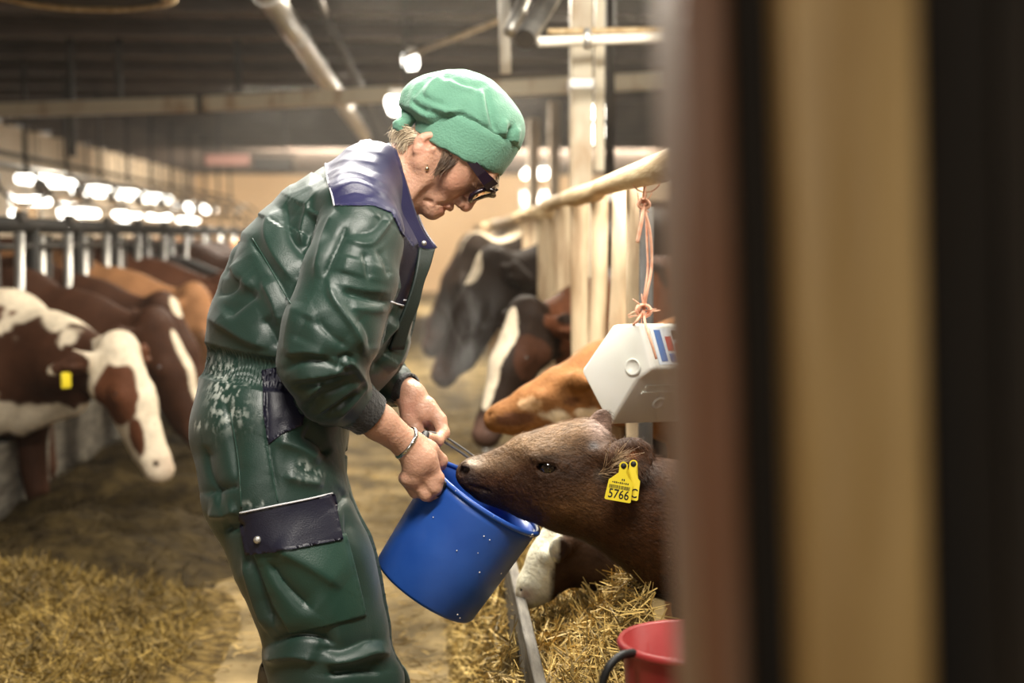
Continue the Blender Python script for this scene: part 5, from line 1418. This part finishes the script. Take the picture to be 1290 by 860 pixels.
# the orange-brown calf behind the drinking one
Z3 = 3.55
def K3(px, py, w=0.0): return P(px, py, Z3-w)
k3 = lambda v: v*Z3/FPX
S = SDF()
S.chain([K3(706, 496), K3(672, 512), K3(640, 524), K3(626, 528)], [k3(31), k3(27), k3(19), k3(17)], k3(12), .95, LAT)
S.cone(K3(706, 518), K3(650, 534), k3(22), k3(12), k3(14))
for g in (-1, 1):
    S.ell(K3(680, 502, .055*g), np.full(3, k3(9)), None, k3(10)); S.ell(K3(619, 524, .018*g), np.full(3, k3(4)), None, k3(2), '-')
    S.cone(K3(714, 482, .05*g), K3(732, 478, .11*g), k3(8), k3(12), k3(5)); S.cone(K3(732, 478, .11*g), K3(744, 482, .15*g), k3(12), k3(5), k3(5))
S.chain([K3(716, 500), K3(765, 482, -.02), K3(830, 478, -.06)], [k3(36), k3(50), k3(64)], k3(22))
sh = K3(870, 486, -.10); body(S, sh, sh+np.array([.66, .14, .03]), .16, .72)
def col3(V, N):
    px, py, pz = proj(V); C = np.tile(np.array(OR), (len(V), 1)); w = .5*fbm(V*14, 3)
    for x, y, sx, sy, c in ((702, 524, 22, 12, (.75, .62, .44)), (668, 508, 16, 8, (.55, .34, .18)), (650, 528, 22, 9, (.14, .06, .03)), (740, 520, 20, 8, (.75, .6, .42)), (720, 505, 14, 8, (.12, .05, .02))):
        k = np.clip((1+w-np.hypot((px-x)/sx, (py-y)/sy))/.2, 0, 1)[:, None]; C = C*(1-k)+np.array(c)*k
    return C*(1+.2*fbm(V*30, 2))[:, None]
calf3, V, Q, C = animal('calf', S, .0085, col3, 'orange-brown calf with pale patches resting its head below the fence slats', (sh[0], sh[1], 0), M['fur'])
for g in (-1, 1): MB().lathe(K3(680, 502, .062*g), LAT, [(0, -.008), (.007, -.005), (.010, 0), (.007, .005), (0, .008)], 12).build('eye', M['eye'], calf3, True)

# ================================================================== blue bucket
M['blue'] = mat('blue_bucket_plastic', (.016, .070, .34), (.028, .105, .43), .30, nscale=7, rough2=.42, bump=.12, bscale=14, spec=.5)
M['red'] = mat('red_bucket_plastic', (.22, .016, .016), (.30, .03, .028), .35, nscale=9, bump=.05, bscale=20)
M['blackplastic'] = mat('black_plastic', (.012, .012, .012), rough=.5, spec=.35)
M['smoke'] = mat('smoky_grey_strap', (.10, .10, .10), (.16, .16, .155), .25, nscale=10, spec=.6)
M['milk'] = mat('milk', (.8, .78, .72), rough=.25)
bo, rc_ = W(533, 746, 0), W(613, 625, 0)
ba = rc_-bo; HB = np.linalg.norm(ba); ba = ba/HB; ba = ba*math.cos(math.radians(5))+LAT*math.sin(math.radians(5)); ba /= np.linalg.norm(ba)
bo = rc_-ba*HB
r0, r1 = mm(72), mm(78.5)
bucket = empty('blue_bucket', bo, 'tilted blue plastic bucket held by the woman, calf muzzle in it', 'bucket')
nb = 72
prof = [(.001, .0), (r0*.86, .0), (r0*.97, .002), (r0, .008), (r0+(r1-r0)*.5, HB*.5), (r1*.985, HB-.022), (r1*.99, HB-.004)]
inn = [(r1*.985-.0025, HB-.004), (r1*.96-.0025, HB-.03), (r0+(r1-r0)*.5-.003, HB*.5), (r0-.004, .012), (r0*.9, .006), (.001, .006)]
MB().lathe(bo, ba, prof+inn, nb).build('bucket_wall', M['blue'], bucket, True)
MB().lathe(bo, ba, [(r1*.985, HB-.006), (r1+.0032, HB-.007), (r1+.0052, HB-.003), (r1+.004, HB+.001), (r1, HB+.0022), (r1*.985-.003, HB), (r1*.985-.003, HB-.006)], nb, closed=True).build('rim', M['blue'], bucket, True)
# bail: strap, grip and the two ears
g1, g2 = W(557, 607, .082), W(606, 581, -.085)
bl_ = spline([g1, W(545, 583, .060), W(534, 556, .030), W(540, 545, .004), W(556, 548, -.025), W(578, 561, -.055), g2], 48)
d_ = np.gradient(bl_, axis=0); d_ /= np.linalg.norm(d_, axis=1)[:, None]
m = MB(); m.tube(bl_, .0036, 8, True, (UP*.8+RT*.6, .6)); bail = m.build('bail', M['smoke'], bucket, True); tag(bail, 'smoky grey carrying handle')
m = MB(); m.tube(bl_-UP*.0075-RT*.004, .0026, 8); m.build('bail_rib', M['smoke'], bail, True)
m = MB(); m.tube(bl_[15:26], [.004]+[.0085]*9+[.004], 14); m.build('grip', M['blackplastic'], bail, True)
e1 = np.cross(ba, LAT); e1 /= np.linalg.norm(e1); e2 = np.cross(e1, ba)
for g in (g1, g2):
    o_ = g-rc_; rad = o_-ba*(o_@ba); rad /= np.linalg.norm(rad); tn = np.cross(ba, rad); c_ = rc_+rad*(r1+.004)-ba*.017
    ear = MB().box(c_, tn*.013, rad*.004, ba*.016, .003).build('bail_ear', M['blackplastic'], bucket, True)
    MB().lathe(c_+rad*.004, rad, [(0, .005), (.004, .0045), (.005, 0)], 12).build('pivot', M['blackplastic'], ear, True)
m = MB(); g = np.random.default_rng(9)
for _ in range(30):
    a = g.uniform(-.3, math.pi+.3); h = HB*g.uniform(.05, 1.0) if _ > 18 else HB*g.uniform(.97, 1.0); r = r0+(r1-r0)*h/HB+(.0042 if h > HB*.965 else .0006)
    n_ = -e1*math.cos(a)+e2*math.sin(a); n_ = n_ if n_@LAT > -.4 else -n_
    rr = g.uniform(.0007, .0018)
    m.lathe(bo+ba*h+n_*r, n_, [(0, rr), (rr*.7, rr*.7), (rr, 0)], 8)
m.build('milk_drops', M['milk'], bucket, True)['kind'] = 'stuff'

# ================================================================== red bucket with black handle
ZR = 2.10
rc2 = P(872, 806, ZR); rad = .104; Hh = .23
bo2 = rc2-np.array([0, 0, Hh])
rb = empty('red_bucket', bo2, 'red plastic bucket with a black handle low by the partition', 'bucket')
MB().lathe(bo2, (0, 0, 1), [(.001, 0), (rad*.8, 0), (rad*.82, .004), (rad*.99, Hh-.01), (rad*.99, Hh), (rad*.96, Hh), (rad*.79, .008), (.001, .008)], 56).build('bucket_wall', M['red'], rb, True)
MB().lathe(bo2, (0, 0, 1), [(rad*.98, Hh-.012), (rad+.006, Hh-.010), (rad+.0075, Hh-.004), (rad+.004, Hh+.002), (rad*.96, Hh), (rad*.96, Hh-.012)], 56, closed=True).build('rim', M['red'], rb, True)
L0 = P(798, 822, ZR-.06); m = MB().tube(spline([L0, P(782, 826, ZR-.085), P(766, 842, ZR-.10), P(760, 872, ZR-.10), P(790, 905, ZR-.12), P(880, 925, ZR-.14), P(962, 850, ZR-.02)], 40), .0062, 10).build('handle', M['blackplastic'], rb, True)
hl = bo2[2]
tag(MB().box((bo2[0]+.02, bo2[1]-.02, hl/2), (.11, 0, 0), (0, .11, 0), (0, 0, hl/2), .01).build('trim_1', M['trough']), 'concrete kerb block under the red bucket', kind='structure')

# ================================================================== white canister hung on twine
M['jug'] = mat('white_canister_plastic', (.80, .80, .74), (.72, .72, .64), .38, nscale=6, sss=0, spec=.5)
M['label'] = mat('printed_label', (.62, .70, .80), (.80, .80, .78), .3, nscale=14)
M['labelred'] = mat('label_red_print', (.55, .06, .05), rough=.4); M['labelblue'] = mat('label_blue_print', (.06, .16, .42), rough=.4)
M['twine'] = mat('pink_baler_twine', (.62, .27, .16), (.74, .42, .28), .7, nscale=60)
jz = 2.86
hexp = [(731, 467, .0), (771, 409, -.01), (806, 407, -.055), (822, 464, -.075), (803, 478, -.06), (767, 536, -.012)]
Fh = np.array([P(x, y, jz+w) for x, y, w in hexp]); cen = Fh.mean(0)
ext = RT*.17+FW*.115
jug = empty('white_canister', (cen[0]+.06, cen[1], cen[2]-.09), 'white six-sided plastic canister hanging on pink twine from the fence rail', 'canister')
bm = bmesh.new(); va = [bm.verts.new(v) for v in Fh]; vb = [bm.verts.new(v+ext) for v in Fh]
bm.faces.new(va); bm.faces.new(vb[::-1])
for i in range(6): bm.faces.new((va[i], vb[i], vb[(i+1) % 6], va[(i+1) % 6]))
bmesh.ops.recalc_face_normals(bm, faces=bm.faces[:])
bmesh.ops.bevel(bm, geom=bm.edges[:], offset=.007, segments=3, affect='EDGES', profile=.5); bmesh.ops.triangulate(bm, faces=[f for f in bm.faces if len(f.verts) > 4]); bm.verts.index_update()
V = np.array([v.co[:] for v in bm.verts]); Q = [[v.index for v in f.verts] for f in bm.faces if len(f.verts) == 4]; T = [[v.index for v in f.verts] for f in bm.faces if len(f.verts) == 3]; bm.free()
jb = auto_smooth(part('canister_shell', V, Q, T, M['jug'], jug, True), 40)
nf = np.linalg.svd(Fh-cen)[2][2]; nf = nf if nf@FW < 0 else -nf
q = P(797, 462, jz-.062); q = q+nf*(max((Fh-q)@nf)+.0005)
MB().lathe(q, nf, [(.017, .0), (.0155, .002), (.013, -.0005), (.011, -.004), (.001, -.005)], 24).build('filler_cap', M['jug'], jug, True)
def face_frame(i):
    a, b = Fh[i], Fh[(i+1) % 6]; u = ext/np.linalg.norm(ext); v = (b-a); n_ = np.cross(u, v); n_ /= np.linalg.norm(n_); n_ = n_ if n_@((a+b)/2-cen) > 0 else -n_
    return a, v, n_
a, v, n_ = face_frame(2)
def onface(s0, s1, t0, t1, off, nm, mt, par):
    c = [a+ext*s+v*t+n_*off for s, t in ((s0, t0), (s1, t0), (s1, t1), (s0, t1))]; d_ = [p-n_*(off-.0002) for p in c]
    return part(nm, np.array(c+d_), [(0, 1, 2, 3), (0, 4, 5, 1), (1, 5, 6, 2), (2, 6, 7, 3), (3, 7, 4, 0)], None, mt, par, False)
lb = onface(.10, .95, .10, .92, .0012, 'label', M['label'], jug); tag(lb, 'printed blue-white label')
for k, (s0, s1, t0, t1, mt) in enumerate(((.14, .22, .15, .85, 'labelblue'), (.26, .34, .30, .62, 'labelred'), (.36, .44, .45, .80, 'labelred'), (.26, .33, .68, .86, 'labelblue'), (.50, .9, .2, .34, 'labelblue'), (.5, .9, .42, .5, 'labelblue'), (.5, .75, .58, .66, 'labelred'), (.36, .43, .16, .36, 'ink'))):
    onface(s0, s1, t0, t1, .0018, 'label_print', M[mt], lb)
a, v, n_ = face_frame(4)
for t0 in (.12, .26): onface(.15, .9, t0, t0+.05, .003, 'moulded_rib', M['jug'], jug)
c_ = a+ext*.45+v*.52; MB().lathe(c_+n_*.001, n_, [(.016, 0), (.013, .003), (.010, .001), (.001, -.002)], 20).build('moulded_boss', M['jug'], jug, True)
# twine
def knot(c, r, n=5, seed=1):
    g = np.random.default_rng(seed); m = MB()
    th = np.linspace(0, 2*math.pi*n, 60); pts = c+np.stack([np.cos(th)*r*(1+.2*np.sin(th*.37)), np.sin(th*1.3)*r*.8, np.sin(th)*r*.9], 1); m.tube(pts, .0028, 6); 
    for _ in range(7): d = g.normal(size=3); d /= np.linalg.norm(d); m.tube([c, c+d*r*1.3+g.normal(0, .003, 3), c+d*r*2.6], .0012, 4)
    return m
k1, k0 = P(811, 391, jz-.02), P(811, 257, 2.93)
tw = empty('baler_twine', k1, 'pink frayed baler twine tied from the log rail to the canister', 'twine')
MB().tube(spline([P(814, 222, 2.95), k0, P(819, 292, 2.9), P(821, 335, 2.87), P(815, 368, jz-.02), k1], 40), .0030, 8).build('strand', M['twine'], tw, True)
MB().tube(spline([k0+(.004, 0, 0), P(815, 300, 2.9), P(816, 340, 2.87), P(812, 372, jz-.02), k1], 30), .0024, 8).build('strand', M['twine'], tw, True)
MB().tube(spline([k1, P(813, 408, jz-.06), P(820, 430, jz-.085), P(827, 452, jz-.09)], 20), .0026, 8).build('strand', M['twine'], tw, True)
MB().tube(spline([k1, P(800, 407, jz-.05), P(790, 412, jz+.02)], 16), .0026, 8).build('strand', M['twine'], tw, True)
knot(k0, .011, seed=2).build('knot', M['twine'], tw, True); knot(k1, .013, seed=3).build('knot', M['twine'], tw, True)
MB().tube(spline([k0, P(808, 280, 2.9), P(803, 305, 2.89)], 12), [.004]*len(spline([k0, P(808, 280, 2.9), P(803, 305, 2.89)], 12)), 7).build('loose_end', M['twine'], tw, True)
# rail loop
MB().lathe(P(814, 222, 2.95), (0, 1, 0), [(.032, -.004), (.0345, -.002), (.0345, .002), (.032, .004)], 20).build('rail_loop', M['twine'], tw, True)

# ================================================================== thin dusty haze in the far part of the barn
hm = bpy.data.materials.new('barn_haze'); hm.use_nodes = True; _n = hm.node_tree.nodes; _n.clear()
_o = _n.new('ShaderNodeOutputMaterial'); _v = _n.new('ShaderNodeVolumeScatter'); _v.inputs['Color'].default_value = (1, .95, .88, 1); _v.inputs['Density'].default_value = .0065; _v.inputs['Anisotropy'].default_value = .4
hm.node_tree.links.new(_v.outputs[0], _o.inputs['Volume'])
tag(MB().box((-.4, 17.0, 1.2), (4.55, 0, 0), (0, 12.9, 0), (0, 0, 1.19)).build('haze', hm), 'thin bright haze filling the far end of the barn', 'haze', kind='stuff')
# breath steaming in the light beside the white-blazed calf
sm_ = bpy.data.materials.new('breath_steam'); sm_.use_nodes = True; _nt = sm_.node_tree; _n = _nt.nodes; _n.clear()
_o = _n.new('ShaderNodeOutputMaterial'); _v = _n.new('ShaderNodeVolumeScatter'); _v.inputs['Color'].default_value = (1, .98, .95, 1); _v.inputs['Anisotropy'].default_value = .2
_tc = _n.new('ShaderNodeTexCoord'); _mp = _n.new('ShaderNodeMapping'); _mp.inputs['Scale'].default_value = (9, 9, 4.5); _nz = _n.new('ShaderNodeTexNoise'); _nz.inputs['Detail'].default_value = 5; _nz.inputs['Distortion'].default_value = 1.2; _nz.inputs['Scale'].default_value = 1.0
_rp = _n.new('ShaderNodeMapRange'); _rp.inputs[1].default_value = .48; _rp.inputs[2].default_value = .72; _rp.inputs[3].default_value = 0; _rp.inputs[4].default_value = 3.0
_gl = _n.new('ShaderNodeVectorMath'); _gl.operation = 'LENGTH'; _mp2 = _n.new('ShaderNodeMapping'); _mp2.inputs['Scale'].default_value = (1/.16, 1/.12, 1/.24)
_fr = _n.new('ShaderNodeMapRange'); _fr.inputs[1].default_value = 1.0; _fr.inputs[2].default_value = .2; _fr.inputs[3].default_value = 0; _fr.inputs[4].default_value = 1
_mu = _n.new('ShaderNodeMath'); _mu.operation = 'MULTIPLY'
for _a, _b in ((_tc.outputs['Object'], _mp.inputs[0]), (_mp.outputs[0], _nz.inputs['Vector']), (_nz.outputs['Fac'], _rp.inputs[0]), (_tc.outputs['Object'], _mp2.inputs[0]), (_mp2.outputs[0], _gl.inputs[0]), (_gl.outputs['Value'], _fr.inputs[0]), (_rp.outputs[0], _mu.inputs[0]), (_fr.outputs[0], _mu.inputs[1]), (_mu.outputs[0], _v.inputs['Density']), (_v.outputs[0], _o.inputs['Volume'])):
    _nt.links.new(_a, _b)
_c = P(580, 425, 4.0)
_m = MB().lathe(_c, (0, 0, 1), [(.001, -.24)]+[(.16*math.sin(t), -.24*math.cos(t)) for t in np.linspace(.15, math.pi-.15, 12)]+[(.001, .24)], 20)
tag(_m.build('steam', sm_, None, True, base=_c), 'faint breath steam hanging before the dark calves', 'steam', kind='stuff')
